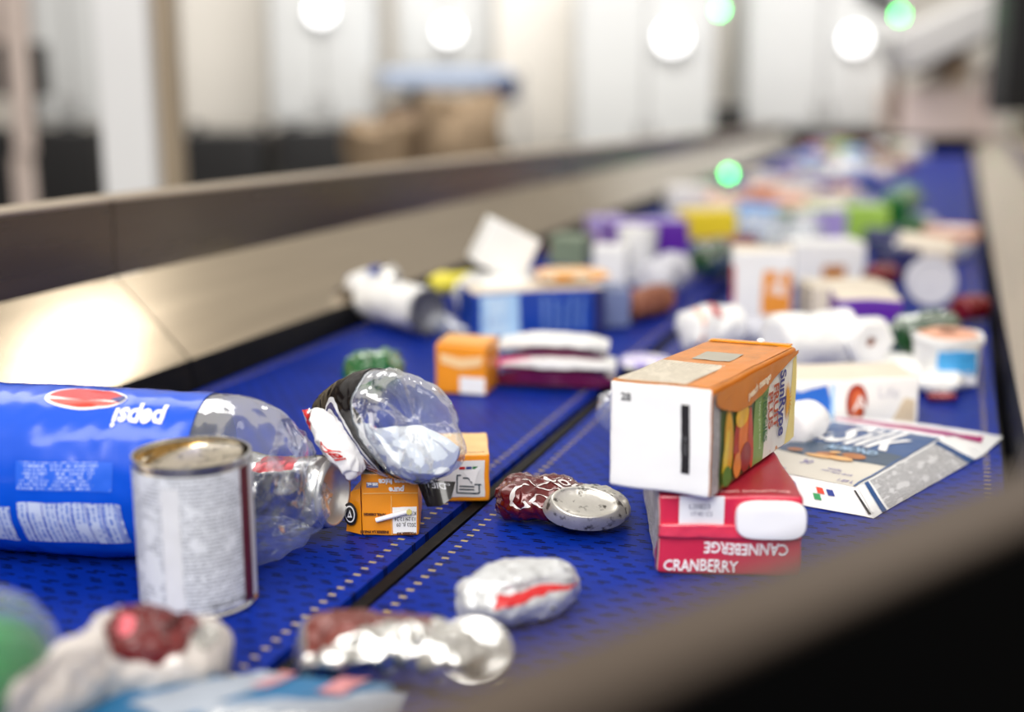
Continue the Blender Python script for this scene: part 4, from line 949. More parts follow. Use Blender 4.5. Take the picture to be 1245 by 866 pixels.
sk = [(G(362, 800, .016), FH*.010, ZZ*.010), (G(378, 792, .020), FH*.022, ZZ*.016), (G(420, 788, .021), FH*.028, ZZ*.019), (G(460, 786, .021), FH*.026, ZZ*.018), (G(500, 790, .020), FH*.026, ZZ*.018), (G(545, 796, .018), FH*.028, ZZ*.016), (G(590, 800, .016), FH*.026, ZZ*.014), (G(618, 804, .012), FH*.012, ZZ*.008)]
f2 = Loft(sk); f2.post = lambda p, th, tt: (lambda q: Vector((q.x, q.y, max(.0006, q.z))))(crumple(.005, 32, 95, .5)(p))
t = thing('drink_can', 'blurred crumpled silver and brown can at the bottom centre of the belt', 'can', tuple(G(490, 815, 0)), world=True)
mb = MB(); BR = mat('can_brown_red', (112, 44, 34), .3, metal=.4, var=.5, vs=60, coat=.5)
f2.skin(mb, lambda th, tt: BR if (.12 < tt < .66 and th < 2.15+.4*math.sin(9*tt)) else ALU, 80, 64); f2.cap(mb, ALU, 1, ((1, 0), (0, .002))); f2.cap(mb, ALU, 0, ((1, 0), (0, .002)))
mb.build('body', t, ang=180)
mb = MB(); mb.lathe([(.0, -.003), (.014, -.002), (.019, .002), (.021, .003), (.022, .0)], ALU, 40, Matrix.Translation(G(576, 790, .026)) @ Matrix.Rotation(.5, 4, 'X') @ Matrix.Rotation(.2, 4, 'Y')); mb.build('can_lid', t, ang=180)
# teal carton
TEALB = mat('teal_card', (24, 96, 140), .4, var=.1, vs=20)
p = G(300, 905, 0)
t = boxthing('drink_carton', 'blurred flattened teal carton with a white stripe at the bottom edge', 'carton', (p.x, p.y-.05, .0002), PSI-.12)
w, l, h = .165, .09, .020
mb = MB().rbox((0, l/2, h/2), (w, l, h), .006, 12, {None: TEALB})
tf = facef((-w/2, 0, h), (1, 0, 0), (0, 1, 0), (0, 0, 1), .001)
mb.poly([(.03, .045), (.085, .095), (.105, .085), (.06, .03)], tf, mat('off_white_stripe', (150, 158, 170), .45)); mb.poly([(.07, .05), (.172, .075), (.172, .05), (.08, .025)], tf, mat('off_white_stripe', (150, 158, 170), .45)); mb.poly([(.085, .075), (.10, .092), (.11, .088), (.095, .07)], tf, mat('pink_mark', (190, 120, 124), .4)); mb.poly([(.08, .045), (.17, .05), (.17, .035), (.08, .030)], tf, WHT)
mb.poly([(.125, .072), (.135, .088), (.150, .086), (.14, .07)], tf, mat('pink_mark', (190, 120, 124), .4))
mb.deform(crumple(.003, 30, 97)).build('body', t)
# green bottle front-left corner
GRC = clear('green_pet', tint=(40, 190, 90), op=.5, rough=.08, film=(20, 150, 60)); 
sk = [(G(-60, 850, .045), RT*.02, ZZ*.02), (G(-50, 846, .045), RT*.030+FH*.01, ZZ*.035), (G(-30, 838, .045), RT*.032+FH*.02, ZZ*.042), (G(-22, 812, .045), RT*.034+FH*.02, ZZ*.042), (G(-20, 790, .043), RT*.026+FH*.018, ZZ*.034), (G(-20, 774, .042), RT*.012, ZZ*.014)]
gb = Loft(sk); gb.post = lambda p, th, tt: crumple(.002, 30, 99, .4)(p)
t = thing('soda_bottle', 'blurred bottle with a green body and clear shoulder in the bottom left corner', 'bottle', tuple(G(-20, 850, 0)), world=True)
mb = MB(); gb.skin(mb, CLR2, 50, 50); gb.cap(mb, CLR2, 0, ((1, 0), (0, .004))); gb.cap(mb, CLR2, 1, ((1, 0), (0, .004))); mb.build('clear_body', t, ang=180)
g2 = Loft([(c_-ZZ*.004, a_*.86, b_*.70) for c_, a_, b_ in sk]); mb = MB(); g2.skin(mb, mat('green_film', (16, 130, 50), .3, var=.3, vs=40), 40, 40, t1=.9); mb.build('green_film', t, ang=180)
# ------------------------------------------------------------------ rubbish farther along the belt
def floorz(q): return Vector((q.x, q.y, max(.0008, q.z)))
def cbox(lab, x, y, wp, hp, l, yaw, mats, z=0, name='carton', cat='carton', group=None, art=None, rx=0, ry=0, r=.003, cr=.002, seed=1, fin=None, parts=None):
    p = G(x, y, z); s = mpp(p); w, h = wp*s, hp*s
    o = boxthing(name, lab, cat, tuple(p+ZZ*.0008), PSI+yaw, rx, ry, group)
    mb = MB().rbox((0, l/2, h/2), (w, l, h), r, 7, mats)
    if art: art(mb, w, h, l, facef((-w/2, 0, 0), (1, 0, 0), (0, 0, 1), (0, -1, 0), .0008), facef((-w/2, 0, h), (1, 0, 0), (0, 1, 0), (0, 0, 1), .0008))
    mb.deform(crumple(cr, 20, seed)).build('body', o)
    if parts: parts(o, w, h, l)
    return o
def clie(lab, x0, y0, x1, y1, rp, z, m, endm=None, ends=(1, 1), name='drink_can', cat='can', group=None, cr=.003, seed=1, sq=1, away=0, stripes=None, prof=None, lobes=0, endname='end_plate', mfn=None):
    """round container lying between two image points, axis height z"""
    a = G(x0, y0, z); b = G(x1, y1, z); b = b+FH*away; s = mpp((a+b)/2); r = rp*s
    ax = (b-a).normalized(); sd = ZZ.cross(ax).normalized(); vv = ax.cross(sd)
    pr = prof or [1]*7
    n = len(pr)-1
    L = Loft([(a+(b-a)*i/n, sd*r*pr[i], vv*r*pr[i]*sq) for i in range(n+1)], mod=(lambda th, t: 1+lobes*math.sin(5*th)*t) if lobes else None)
    L.post = lambda p, th, tt: floorz(crumple(cr, 26, seed, .6)(p))
    o = thing(name, lab, cat, tuple(G((x0+x1)/2, (y0+y1)/2+rp*.6, 0)), group=group, world=True)
    mb = MB(); L.skin(mb, mfn or m, 36, 36)
    em = endm or m
    if not ends[0] or not endm: L.cap(mb, m, 0, ((1, 0), (.6, .003), (0, .002)), 36)
    if not ends[1] or not endm: L.cap(mb, m, 1, ((1, 0), (.6, .003), (0, .002)), 36)
    if stripes: stripes(mb, L)
    mb.build('body', o, ang=180)
    if endm:
        for k in (0, 1):
            if ends[k]: e = MB(); L.cap(e, em, k, CAN_END, 36); e.build(endname, o, ang=180)
    return o
def cstand(lab, x, y, rp, hp, m, prof, name='tub', cat='tub', group=None, z=0, cr=.001, seed=2, rx=0, ry=0, lid=None, art=None):
    """upright turned container; prof = [(radius fraction, height fraction[, material])]"""
    p = G(x, y, z); s = mpp(p); r, h = rp*s, hp*s
    p = p+FH*r*.8
    o = thing(name, lab, cat, tuple(p+ZZ*.0006), 0, group); o.rotation_euler = box_M(PSI-PI/2, rx, ry).to_euler()
    mb = MB().lathe([(q[0]*r, q[1]*h)+tuple(q[2:]) for q in prof], m, 36)
    if art: art(mb, r, h)
    mb.deform(crumple(cr, 22, seed)).build('body', o)
    if lid: q = MB().lathe([(a*r, b*h) for a, b in lid[1]], lid[0], 32); q.deform(crumple(cr*.5, 22, seed)).build(lid[2], o)
    return o
def cpouch(lab, x, y, wp, hp, d, yaw, m, z=0, name='pouch', cat='packet', group=None, cr=.006, seed=3, m2=None, rx=0):
    """crumpled flat packet: pillow with pinched edges"""
    p = G(x, y, z); s = mpp(p); w, h = wp*s, hp*s
    o = boxthing(name, lab, cat, tuple(p+ZZ*.001), PSI+yaw, rx, 0, group); mb = MB(); n = 18
    for sg in (1, -1):
        vs = []; fs = []; ms = []
        for j in range(n+1):
            for i in range(n+1):
                u, v = i/n*2-1, j/n*2-1; k = ((1-u**4)*(1-v**4))**.6
                q = Vector((u*w/2*(1-.08*v*v), d/2+v*d/2*(1-.1*u*u), h/2+sg*h/2*k)); q = crumple(cr, 24, seed)(q)
                q.z = max(q.z, 0.0003); vs.append(q)
        for j in range(n):
            for i in range(n):
                k = j*(n+1)+i; fs.append((k, k+1, k+n+2, k+n+1) if sg > 0 else (k, k+n+1, k+n+2, k+1)); ms.append(m2 if (m2 and (i+2*j) % 9 < 4) else m)
        mb.add(vs, fs, ms)
    mb.build('body', o, ang=60); return o

OW = mat('clutter_white', (240, 239, 236), .4, var=.06, vs=30, bump=.2, bs=60)
CREAM = mat('clutter_cream', (228, 216, 196), .45, var=.1, vs=30)
LBLUE = mat('light_blue_card', (120, 176, 236), .4, var=.1, vs=20)
DBLUE = mat('royal_blue_card', (14, 62, 160), .35, var=.15, vs=25, coat=.3)
PURP = mat('purple_card', (92, 34, 158), .35, var=.12, vs=25)
LILAC = mat('lilac_card', (176, 160, 220), .4, var=.12, vs=25)
YEL = mat('yellow_card', (236, 208, 40), .4, var=.15, vs=25)
GREEN = mat('green_card', (50, 110, 54), .4, var=.3, vs=40)
LIME = mat('lime_card', (160, 200, 80), .4, var=.2, vs=25)
MARN = mat('maroon_plastic', (88, 14, 58), .25, var=.2, vs=25, coat=.5)
PINK = mat('hot_pink', (206, 30, 120), .4)
DRED = mat('dark_red_can', (120, 14, 26), .25, metal=.3, var=.3, vs=40, coat=.5)
GREY = mat('grey_end', (104, 104, 112), .4, metal=.4, var=.2, vs=60)
PEACH = mat('peach_card', (232, 170, 140), .45, var=.15, vs=25)
AMBER = mat('amber_patch', (190, 116, 24), .35, var=.2)
BROWN = mat('brown_card', (140, 84, 60), .5, var=.3, vs=30)
NAVYC = mat('navy_card', (34, 38, 92), .4, var=.2, vs=25)
LGREY = mat('light_grey_card', (200, 200, 208), .45, var=.12, vs=25)
GPET = clear('green_bottle_pet', tint=(70, 190, 100), op=.55, rough=.10, film=(24, 140, 60), bs=50)
DGPET = clear('dark_green_bottle_pet', tint=(20, 90, 40), op=.7, rough=.10, film=(14, 84, 34), bs=50)
CPET = clear('far_clear_pet', op=.4, rough=.12, bs=40)

# middle left cluster
def aK(mb, w, h, l, f, tf):
    mb.poly([(w*.12, h*.62), (w*.5, h*.52), (w*.9, h*.60), (w*.95, h*.80), (w*.5, h*.74), (w*.1, h*.82)], f, mat('pale_orange', (250, 206, 150), .4)); mb.rect(w*.48, h*.03, w*.97, h*.36, f, OW)
    mb.rect(w*.03, l*.1, w*.97, l*.9, tf, mat('orange_top', (240, 176, 90), .4))
cbox('blurred small orange juice box with white corner patch, beside the maroon and white tray', 560, 481, 64, 62, .06, -.22, {None: ORG}, name='juice_box', cat='juice box', art=aK, cr=.001)
clie('blurred white drink can with a dark grey round end turned to the right', 452, 362, 519, 378, 27, .036, OW, GREY, (0, 1), cr=.003, seed=5)
clie('blurred small crushed blue and white can beside the left guard', 428, 346, 458, 337, 12, .058, OW, None, mfn=lambda th, t: DBLUE if math.sin(th*2+t*5) > .2 else OW, cr=.008, seed=6)
cpouch('blurred crinkled silver foil ball left of the white grey-ended can', 474, 352, 32, 24, .04, .2, ALU, z=.045, name='foil_wrapper', cat='foil', cr=.009, seed=8)
clie('blurred clear crushed bottle neck lying right of the grey-ended can', 528, 392, 566, 402, 13, .016, CPET, None, name='plastic_bottle', cat='bottle', cr=.005, seed=9, prof=[1, 1, .9, .6, .4, .4])
cpouch('blurred bright yellow packet left of the white jug', 548, 360, 62, 26, .05, -.3, mat('pale_yellow', (236, 222, 70), .4, var=.2, vs=25), z=.03, name='packet', cr=.009, seed=10)
clie('blurred crushed white jug behind the blue carton', 570, 362, 640, 350, 28, .030, OW, None, name='milk_jug', cat='jug', cr=.008, seed=11, prof=[.8, 1, 1, 1, .95, .8])
def aE(mb, w, h, l, f, tf):
    mb.rect(w*.04, h*.05, w*.33, h*.95, f, mat('pale_window', (176, 214, 250), .35)); mb.rect(w*.08, h*.1, w*.25, h*.9, f, mat('pale_window2', (214, 234, 252), .35))
    for k in range(5): mb.rect(w*(.50+.075*k), h*.12, w*(.53+.075*k), h*(.88-.07*(k % 3)), f, mat('greyish_blue_text', (96, 128, 190), .4))
    mb.rect(w*.9, h*.02, w*.995, h*.98, f, NAVYC); mb.rect(w*.02, l*.05, w*.98, l*.9, tf, CREAM)
cbox('blurred royal blue carton with pale blue window, lying across the left lane', 658, 411, 166, 58, .09, .30, {None: DBLUE, '+z': CREAM}, art=aE, seed=12)
cbox('blurred grey-blue carton end touching the right of the royal blue carton', 750, 400, 34, 46, .08, .1, {None: mat('grey_blue', (110, 122, 160), .45, var=.15)}, seed=13)
cpouch('blurred orange and cream flattened carton on top of the royal blue carton', 700, 346, 96, 14, .07, .1, mat('orange_flat', (232, 158, 60), .4, var=.2), z=.068, name='flattened_carton', cat='carton', m2=CREAM, cr=.003, seed=14)
cbox('blurred white carton tilted up on its corner, green right side, topmost of the left heap', 604, 333, 66, 58, .06, .20, {None: OW, '+x': GREEN}, z=.075, ry=.47, seed=15, cr=.001)
cpouch('blurred white torn bag below the tilted white carton', 612, 366, 70, 26, .06, 0, OW, z=.045, name='plastic_bag', cat='bag', cr=.008, seed=16)
cbox('blurred grey-green carton behind the tilted white carton', 688, 325, 44, 36, .07, -.3, {None: mat('grey_green', (120, 134, 112), .5, var=.3)}, z=.03, seed=17)
clie('blurred red-brown can in the shade near the left guard', 672, 303, 716, 292, 9, .03, mat('red_brown', (150, 60, 48), .4, var=.3), None, cr=.004, seed=18)
def tray(x, y, wp, hp, d, yaw):
    p = G(x, y, 0); s = mpp(p); w, h = wp*s, hp*s
    o = boxthing('drink_pouch', 'blurred flattened maroon and white drink carton split open, right of the orange box', 'carton', tuple(p+ZZ*.001), PSI+yaw)
    for nm, m_, zz, k, yo in (('lower_leaf', MARN, .1, 1, 0), ('white_rim', OW, .48, 1.02, .0), ('upper_leaf', MARN, .52, .9, .022), ('top_rim', OW, .9, .92, .022)):
        mb = MB(); n = 30; vs = []; fs = []
        for i in range(n+1):
            u = i/n; xx = -w/2*k+w*k*u; arch = math.sin(PI*u)**.7*2.2
            yy = -.012*arch+yo; b = h*zz; tk = h*(.42 if 'leaf' in nm else .16)*(.25+.75*math.sin(PI*min(.97, max(.03, u)))**.5)
            for q in ((xx, yy, b-tk*.5+h*.12*arch), (xx, yy+d, b-tk*.5+h*.12*arch), (xx, yy+d, b+tk*.5+h*.12*arch), (xx, yy, b+tk*.5+h*.12*arch)):
                v = crumple(.003, 22, 19)(Vector(q)); v.z = max(v.z, .0005); vs.append(v)
        for i in range(n):
            for j in range(4): fs.append((i*4+j, i*4+(j+1) % 4, i*4+4+(j+1) % 4, i*4+4+j))
        fs += [(0, 1, 2, 3), (n*4, n*4+3, n*4+2, n*4+1)]
        mb.add(vs, fs, m_); mb.build(nm, o)
    mb = MB().rect(.008, .022, .048, .034, facef((-w/2, -.006, 0), (1, 0, 0), (0, 0, 1), (0, -1, 0), .003), PINK); mb.build('pink_tab', o)
tray(672, 470, 150, 46, .05, -.08)
clie('blurred crushed green and clear bottle behind the black label bottle', 425, 455, 485, 450, 26, .030, GPET, None, name='soda_bottle', cat='bottle', cr=.010, seed=20, prof=[.7, 1, 1, .95, .8, .5])
cpouch('blurred flat pale blue and white packet left of the orange and white carton', 788, 455, 64, 16, .05, 0, LILAC, m2=OW, name='packet', seed=21, cr=.003)
clie('blurred clear crushed bottle sticking out left of the orange and white carton', 738, 508, 812, 498, 33, .036, CLR2, None, name='soda_bottle', cat='bottle', cr=.007, seed=22, prof=[.55, .95, 1, 1, 1], away=.05)
# purple and white group
cbox('blurred purple carton behind white cups on the left lane', 790, 336, 96, 66, .08, .15, {None: PURP, '-y': PURP, '+z': LILAC}, seed=23, art=lambda mb, w, h, l, f, tf: mb.rect(w*.04, h*.5, w*.3, h*.95, f, LILAC))
cstand('blurred white plastic cup standing before the purple carton', 776, 345, 24, 66, OW, [(0, 0), (.8, 0), (.85, .1), (1, .9), (1.04, 1), (.95, 1), (.8, .1), (0, .08)], 'plastic_cup', 'cup', cr=.004)
cbox('blurred small white carton left of the white cup', 740, 352, 40, 52, .05, -.2, {None: OW}, seed=24)
clie('blurred crumpled pale grey jug right of the white cup', 790, 342, 822, 330, 20, .04, LGREY, None, name='milk_jug', cat='jug', cr=.008, seed=25)
clie('blurred silver can with a pink end on the left lane, right of the grey-blue carton', 768, 372, 806, 362, 17, .024, BROWN, ALU, (0, 1), cr=.006, seed=26)
cpouch('blurred hot pink scrap beside the silver and brown can', 784, 385, 26, 12, .03, 0, PINK, name='wrapper', cat='wrapper', seed=27, cr=.004)
cbox('blurred lilac and white carton near the left guard', 742, 300, 40, 34, .08, .2, {None: LILAC}, seed=28)
clie('blurred green bottle standing out below the yellow carton', 850, 318, 892, 306, 21, .048, DGPET, None, name='soda_bottle', cat='bottle', cr=.006, seed=29, prof=[.7, 1, 1, .9, .5, .4])
cbox('blurred yellow carton above the dark green bottle', 868, 292, 60, 34, .08, .25, {None: YEL}, z=.03, seed=30)
cbox('blurred white carton near the left guard, beyond the purple one', 845, 262, 58, 34, .10, .1, {None: OW}, seed=31)
# right lane, mid distance
def aT(mb, w, h, l, f, tf):
    mb.poly([(w*.02, h*.82), (w*.16, h*.74), (w*.34, h*.88), (w*.38, h*.5), (w*.36, h*.12), (w*.25, h*.35), (w*.02, h*.4)], f, mat('mid_blue', (30, 104, 200), .35))
    mb.rect(w*.37, h*.08, w*.40, h*.88, f, mat('pale_window', (176, 214, 250), .35))
    mb.disc(w*.55, h*.46, w*.075, h*.42, f, mat('oval_brown_red', (160, 50, 30), .35)); f2 = lambda u, v: f(u, v)+Vector((0, -.0006, 0)); mb.disc(w*.55, h*.46, w*.045, h*.3, f2, mat('oval_rust', (206, 96, 50), .35))
    mb.text('A', h*.5, lambda u, v: f(u, v)+Vector((0, -.0012, 0)), OW, at=(w*.515, h*.28)); mb.text('Life', h*.34, f, LGREY, at=(w*.70, h*.55)); mb.poly([(w*.80, 0), (w*.97, 0), (w*.97, h*.5), (w*.9, h*.55)], f, mat('beige_patch', (214, 196, 168), .4))
cbox('blurred white carton with blue curve and brown-red oval behind the almond carton', 1030, 517, 176, 58, .07, .10, {None: OW, '+z': CREAM}, art=aT, seed=32)
clie('blurred smooth white bottle end between the stacked carton and the almond carton', 962, 520, 994, 507, 27, .034, Wp, None, name='plastic_bottle', cat='bottle', cr=.001, seed=33, prof=[.9, 1, 1, .98, .85, .5])
cpouch('blurred crumpled white and red packet above the brown-red oval carton', 1078, 470, 90, 32, .06, -.1, OW, name='packet', seed=34, cr=.008)
cpouch('blurred white packet with a dark red underside left of the blue-square tub', 1142, 484, 60, 26, .05, -.3, OW, name='packet', m2=None, seed=35, cr=.006)
clie('blurred dark red scrap under the crumpled white packets', 1130, 482, 1160, 484, 5, .006, DRED, None, name='wrapper', cat='wrapper', cr=.002, seed=36)
def aW(mb, r, h):
    f = lambda u, v: Vector(((r*(.86+.17*v/h)+.004)*math.cos(u/r), (r*(.86+.17*v/h)+.004)*math.sin(u/r), v))
    mb.rect(-r*.62, h*.28, r*.62, h*.78, f, mat('sky_blue_square', (70, 160, 220), .4)); mb.rect(-r*.2, h*.08, r*.7, h*.36, f, Wp)
cstand('blurred white tub with a sky blue square near the right belt edge', 1160, 474, 42, 62, OW, [(0, 0), (.8, 0), (.86, .05), (.98, .85), (1.04, .9), (1.02, 1), (.9, .99), (.85, .4), (0, .35)], art=aW, cr=.005, lid=(PEACH, [(.3, 1.04), (.8, 1.03), (.86, 1.0), (.3, .98)], 'torn_lid'))
def sS(mb, L):
    pass
clie('blurred white paper roll lying before the purple carton', 945, 418, 1028, 410, 35, .047, OW, None, name='plastic_bottle', cat='bottle', cr=.003, seed=37)
p = G(1042, 405, .05); o = thing('hexagonal_ring', 'blurred white six-sided ring with a brown hole, right end of the white roll', 'ring', tuple(G(1042, 437, 0)), world=True)
M = Matrix.Translation(p-FH*.045) @ Matrix.Rotation(PSI+.2, 4, 'Z') @ Matrix.Rotation(PI/2, 4, 'X'); s_ = mpp(p)
MB().lathe([(7*s_, -.01), (24*s_, -.012), (31*s_, -.008), (31*s_, .008), (24*s_, .012), (7*s_, .01), (7*s_, -.01)], OW, 6, M).build('ring', o); MB().lathe([(7*s_, -.006), (7*s_, .004), (0, .006)], BROWN, 16, M).build('core', o)
def aR(mb, w, h, l, f, tf): mb.rect(w*.45, h*.30, w*.99, h*.62, f, LILAC)
cbox('blurred purple carton with white band behind the white six-sided ring', 1055, 434, 78, 70, .08, -.1, {None: PURP, '+z': CREAM}, art=aR, seed=38)
clie('blurred white and red crushed can left of the white roll', 838, 402, 888, 396, 26, .038, OW, None, mfn=lambda th, t: RED if (.35 < t < .62 and 1.1 < th < 2.4) else (PEACH if t < .1 else OW), cr=.006, seed=39)
clie('blurred grey crushed can between the red-topped can and the white roll', 896, 402, 930, 404, 17, .024, LGREY, None, cr=.006, seed=60)
def aQ(mb, w, h, l, f, tf): mb.rect(w*.5, h*.1, w*.98, h*.72, f, mat('orange_panel', (236, 150, 50), .4)); mb.poly([(w*.6, h*.4), (w*.8, h*.9), (w*.9, h*.4)], f, OW); mb.rect(0, h*.02, w*.05, h*.8, f, RED)
cbox('blurred upright white and orange carton on the black divider strip', 925, 392, 72, 86, .07, -.15, {None: OW, '+z': CREAM}, art=aQ, seed=40)
cbox('blurred beige carton behind the purple carton with white band', 1035, 392, 100, 44, .08, .05, {None: CREAM}, seed=41)
def aAB(mb, w, h, l, f, tf): mb.rect(w*.4, h*.02, w*.72, h*.45, f, AMBER)
cbox('blurred white carton with an amber patch, behind the beige carton', 1008, 346, 88, 50, .08, .1, {None: OW}, art=aAB, seed=42)
clie('blurred dark green crushed bottle left of the blue-square tub', 1100, 415, 1150, 400, 30, .042, DGPET, None, name='soda_bottle', cat='bottle', cr=.010, seed=43, prof=[.7, 1, 1, .9, .9, .7])
clie('blurred emerald bottle base beside the dark green crushed bottle', 1126, 412, 1150, 410, 15, .022, GPET, None, name='soda_bottle', cat='bottle', cr=.004, seed=44)
p = G(1130, 372, .0); s_ = mpp(p)
o = thing('container_lid', 'blurred round white lid standing on edge above the green bottle', 'lid', tuple(p+ZZ*.0), world=True)
M = Matrix.Translation(p+ZZ*(30*s_)) @ Matrix.Rotation(PSI-.1, 4, 'Z') @ Matrix.Rotation(PI/2-.15, 4, 'X')
MB().lathe([(0, 0), (22*s_, .0), (24*s_, .003), (29*s_, .003), (30*s_, 0), (30*s_, -.012), (28*s_, -.012), (27*s_, -.003), (0, -.003)], LGREY, 40, M).build('body', o)
clie('blurred dark red can by the right belt edge', 1168, 376, 1192, 372, 15, .024, DRED, None, cr=.004, seed=45)
clie('blurred small dark red bottle cap end left of the dark red can', 1150, 384, 1160, 383, 8, .012, DRED, None, name='bottle_cap', cat='cap', cr=.001, seed=61)
cstand('blurred peach and white bowl by the right belt edge', 1163, 316, 33, 36, OW, [(0, 0), (.6, 0), (.7, .1), (1, .6), (1, .62, PEACH), (1.02, 1, PEACH), (.9, .95), (.6, .3), (0, .2)], 'bowl', 'bowl')
cbox('blurred navy carton behind the beige carton', 1100, 345, 40, 40, .07, .2, {None: NAVYC}, seed=46)
clie('blurred red and navy can left of the round white lid', 1058, 338, 1082, 334, 14, .03, DRED, None, cr=.004, seed=47)
cbox('blurred lime green carton in the middle of the far heap', 1052, 296, 52, 44, .09, -.2, {None: LIME}, seed=48)
cbox('blurred white and lilac carton left of the lime green one', 1008, 300, 46, 44, .09, .3, {None: OW, '-y': LILAC, '+z': LIME}, seed=49)
clie('blurred bright green bottle at the right of the far heap', 1085, 252, 1106, 240, 16, .07, GPET, None, name='soda_bottle', cat='bottle', cr=.008, seed=50)
# added glowing disc imitating a green lamp's reflection low on the left guard
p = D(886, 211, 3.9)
lamp('blurred glowing green spot standing in for a lamp reflection, low beside the left guard, far along the belt', 886, 211, 4.5, .016, (90, 255, 130), 16, m_dark, 'green indicator lamps', 'indicator_lamp')
# far heap: many blurred pieces, each a thing of its own
pal = [('white', OW), ('white', OW), ('beige', CREAM), ('pale grey', LGREY), ('peach', PEACH), ('lilac', LILAC), ('purple', PURP), ('royal blue', DBLUE), ('lime', LIME), ('brown', BROWN), ('navy', NAVYC), ('dark red', DRED), ('green', GREEN), ('orange', ORG), ('pale blue', LBLUE)]
rr = random.Random(11); placed = [Vector((o.location.x, o.location.y, 0))+FH*.04 for o in bpy.data.objects if o.parent is None and o.get('category') and o.get('kind') is None and XL0 < o.location.x < XR1 and 1.9 < o.location.y < 6.6 and o.location.z > -.1 and abs(o.location.z) < .2]
zones = [(878, 985, 262, 335, 11), (915, 1075, 222, 262, 13), (950, 1105, 196, 222, 17), (975, 1110, 184, 196, 16), (1060, 1125, 262, 330, 6), (940, 1010, 262, 330, 5)]
protos = {}
for zi, (x0, x1, y0, y1, cnt) in enumerate(zones):
    for i in range(cnt):
        for _ in range(80):
            x = rr.uniform(x0, x1); y = rr.uniform(y0, y1); q = G(x, y)
            if XL0+.08 < q.x < .0 and all((q-o_).length > .112 for o_ in placed): break
        else: continue
        placed.append(q); cn, m_ = pal[rr.choice([0, 0, 1, 2, 2, 3, 3, 4, 5, 6, 7, 8, 9, 10, 11, 12, 13, 14])]; kind = rr.choice(['carton', 'drink_can', 'packet', 'clear'])
        if kind == 'clear': cn, m_ = 'clear', CPET
        zone = ['left of the upright orange carton', 'below the green lamp', 'near the far end of the belt', 'at the very end of the belt', 'left of the round white lid', 'behind the amber-patch carton'][zi]
        nm = {'clear': 'plastic_bottle'}.get(kind, kind); word = nm.replace('_', ' ')
        lab = 'blurred %s %s %s' % (cn, word, zone); key = (nm, cn)
        if key not in protos:
            o = bpy.data.objects.new(nm, None); C.objects.link(o); o.empty_display_size = .02
            mb = MB(); sd = len(protos)+100
            if nm == 'carton': mb.rbox((0, 0, .038), (.085, .12, .075), .004, 6, {None: m_, '+z': CREAM if sd % 2 else m_}); mb.deform(crumple(.008, 16, sd)).build('body', o); e = MB().rbox((0, .066, .04), (.07, .012, .006), .002, 4, {None: m_}); e.build('folded_end', o)
            elif nm == 'packet':
                n = 14
                for sg in (1, -1):
                    vs = []
                    for j in range(n+1):
                        for k in range(n+1):
                            u, v = k/n*2-1, j/n*2-1; kk = ((1-u**4)*(1-v**4))**.6; q2 = crumple(.012, 18, sd)(Vector((u*.06, v*.05, .025+sg*.022*kk))); q2.z = max(q2.z, .0); vs.append(q2)
                    mb.add(vs, [((j*(n+1)+k), (j*(n+1)+k+1), ((j+1)*(n+1)+k+1), ((j+1)*(n+1)+k))[::sg] for j in range(n) for k in range(n)], m_)
                mb.build('body', o, ang=60)
            else:
                pr_ = [(0, 0), (.030, .001), (.033, .006), (.033, .10), (.030, .108), (0, .11)] if nm == 'drink_can' else [(0, 0), (.03, .002), (.036, .01), (.036, .11), (.026, .15), (.013, .17), (.013, .185), (0, .186)]
                Mz = Matrix.Translation((-.055, 0, .036)) @ Matrix.Rotation(PI/2, 4, 'Y')
                mb.lathe(pr_, m_, 24, Mz); mb.deform(lambda v: floorz(crumple(.009, 20, sd, .7)(v))).build('body', o, ang=180)
                if nm == 'drink_can': MB().lathe([(0, .112), (.024, .112), (.028, .116), (.03, .110)], ALU, 20, Mz).build('lid', o)
                else: MB().lathe([(0, .2), (.014, .2), (.0145, .182), (.012, .182)], OW, 16, Mz).build('cap', o)
            protos[key] = o; used = o
        else:
            src = protos[key]; used = src.copy(); C.objects.link(used)
            for ch in src.children: c2 = ch.copy(); C.objects.link(c2); c2.parent = used
        used.location = (q.x, q.y, .001); used.rotation_euler = (0, 0, rr.uniform(0, 2*PI)); k = rr.uniform(.78, 1.0); used.scale = (k, k, k)
        tag(used, lab, {'plastic_bottle': 'bottle', 'drink_can': 'can'}.get(nm, nm), '%s %ss %s' % (cn, word, zone))
# ------------------------------------------------------------------ light
def area(name, loc, target, sx, sy, power, col=(1, 1, 1)):
    l = bpy.data.lights.new(name, 'AREA'); l.shape = 'RECTANGLE'; l.size = sx; l.size_y = sy; l.energy = power; l.color = col
    o = bpy.data.objects.new(name, l); C.objects.link(o); o.location = loc
    o.rotation_euler = (Vector(target)-Vector(loc)).to_track_quat('-Z', 'Y').to_euler(); o['kind'] = 'helper'; return o
area('ceiling_lamp_ahead', (.05, 4.6, 3.0), (-.5, 1.2, 0), .26, .34, 9, (1, .97, .92))
area('ceiling_lamp_over_belt', (.5, -.5, 2.2), (-.3, 1.2, 0), 1.2, 1.2, 28, (1, .985, .96))
area('ceiling_lamp_behind', (.2, -1.7, 1.6), (-.3, 1.2, 0), 1.4, 1.0, 50, (1, .98, .94))
area('ceiling_lamp_left', (-2.6, 2.2, 3.2), (-.5, 1.6, 0), 1.6, 2.2, 40, (1, .98, .95))
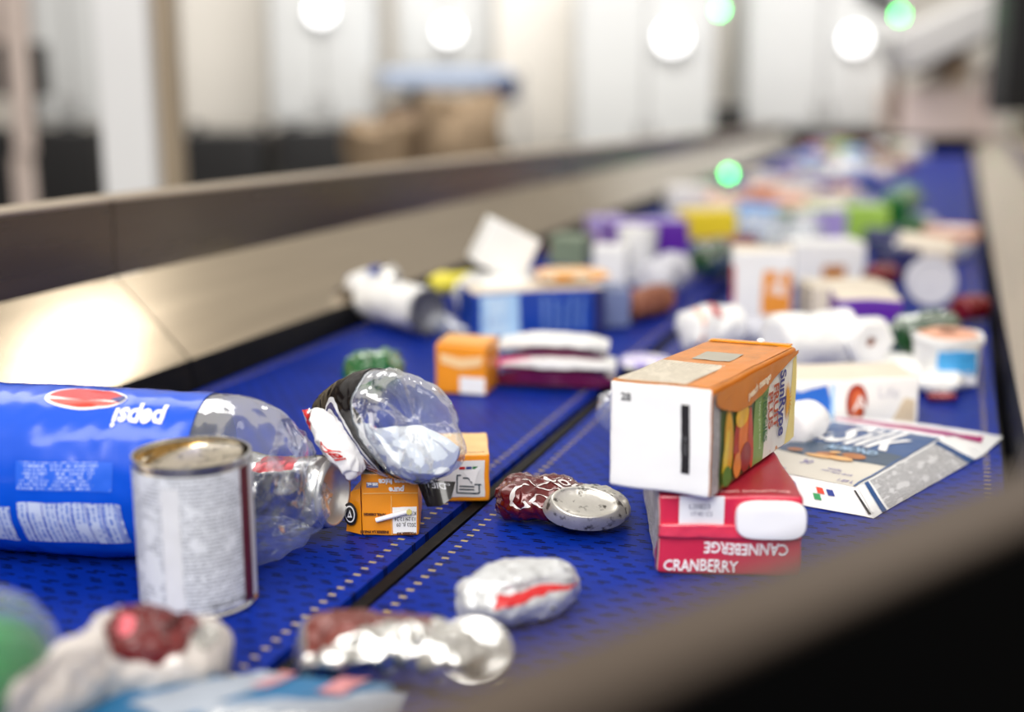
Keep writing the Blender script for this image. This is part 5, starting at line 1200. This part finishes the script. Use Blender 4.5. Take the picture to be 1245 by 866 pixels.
area('fill_light_aisle', (-1.0, -1.2, 2.9), (-1.6, 3.6, .3), 1.5, 1.5, 38, (1, .985, .96))  # unseen fill lamp, added to brighten the white post
area('ceiling_lamp_hall', (-1.5, 5.2, 3.4), (-2.0, 8, .6), 4, 1.5, 195, (1, .985, .96))
w = bpy.data.worlds.new('hall_light'); bpy.context.scene.world = w; w.use_nodes = True; nt = w.node_tree
bg = nt.nodes['Background']; tc = nd(nt, 'ShaderNodeTexCoord'); sp = nd(nt, 'ShaderNodeSeparateXYZ'); nt.links.new(tc.outputs['Generated'], sp.inputs[0])
rp = nd(nt, 'ShaderNodeValToRGB'); e = rp.color_ramp.elements
e[0].position = .48; e[0].color = (.10, .09, .085, 1); e[1].position = .72; e[1].color = (.95, .90, .83, 1)
x = rp.color_ramp.elements.new(.56); x.color = (.30, .27, .25, 1)
nt.links.new(mth(nt, 'ADD', mth(nt, 'MULTIPLY', sp.outputs[2], .5), .5), rp.inputs[0]); nt.links.new(rp.outputs[0], bg.inputs[0]); bg.inputs[1].default_value = .8

# ------------------------------------------------------------------ camera
cd = bpy.data.cameras.new('camera'); cam = bpy.data.objects.new('camera', cd); C.objects.link(cam)
cd.sensor_width = 36; cd.lens = 36*FPX/1245; cd.clip_start = .02; cd.clip_end = 60
cam.matrix_world = Matrix.Translation(CAM) @ Matrix(((RT.x, UP.x, -FW.x), (RT.y, UP.y, -FW.y), (RT.z, UP.z, -FW.z))).to_4x4()
cd.dof.use_dof = True; cd.dof.focus_distance = .965; cd.dof.aperture_fstop = 1.85; cd.dof.aperture_blades = 0
bpy.context.scene.camera = cam
# lift everything so the hall floor is z = 0
for o in bpy.data.objects:
    if o.parent is None: o.location.z += LIFT
    if '_o' in o: del o['_o']
s = bpy.context.scene
s.view_settings.view_transform = 'Standard'; s.view_settings.look = 'None'; s.view_settings.gamma = 1; s.view_settings.exposure = 0
s.view_settings.use_curve_mapping = False
s.cycles.transparent_max_bounces = 16; s.cycles.max_bounces = 8; s.cycles.sample_clamp_indirect = 4; s.cycles.use_denoising = True
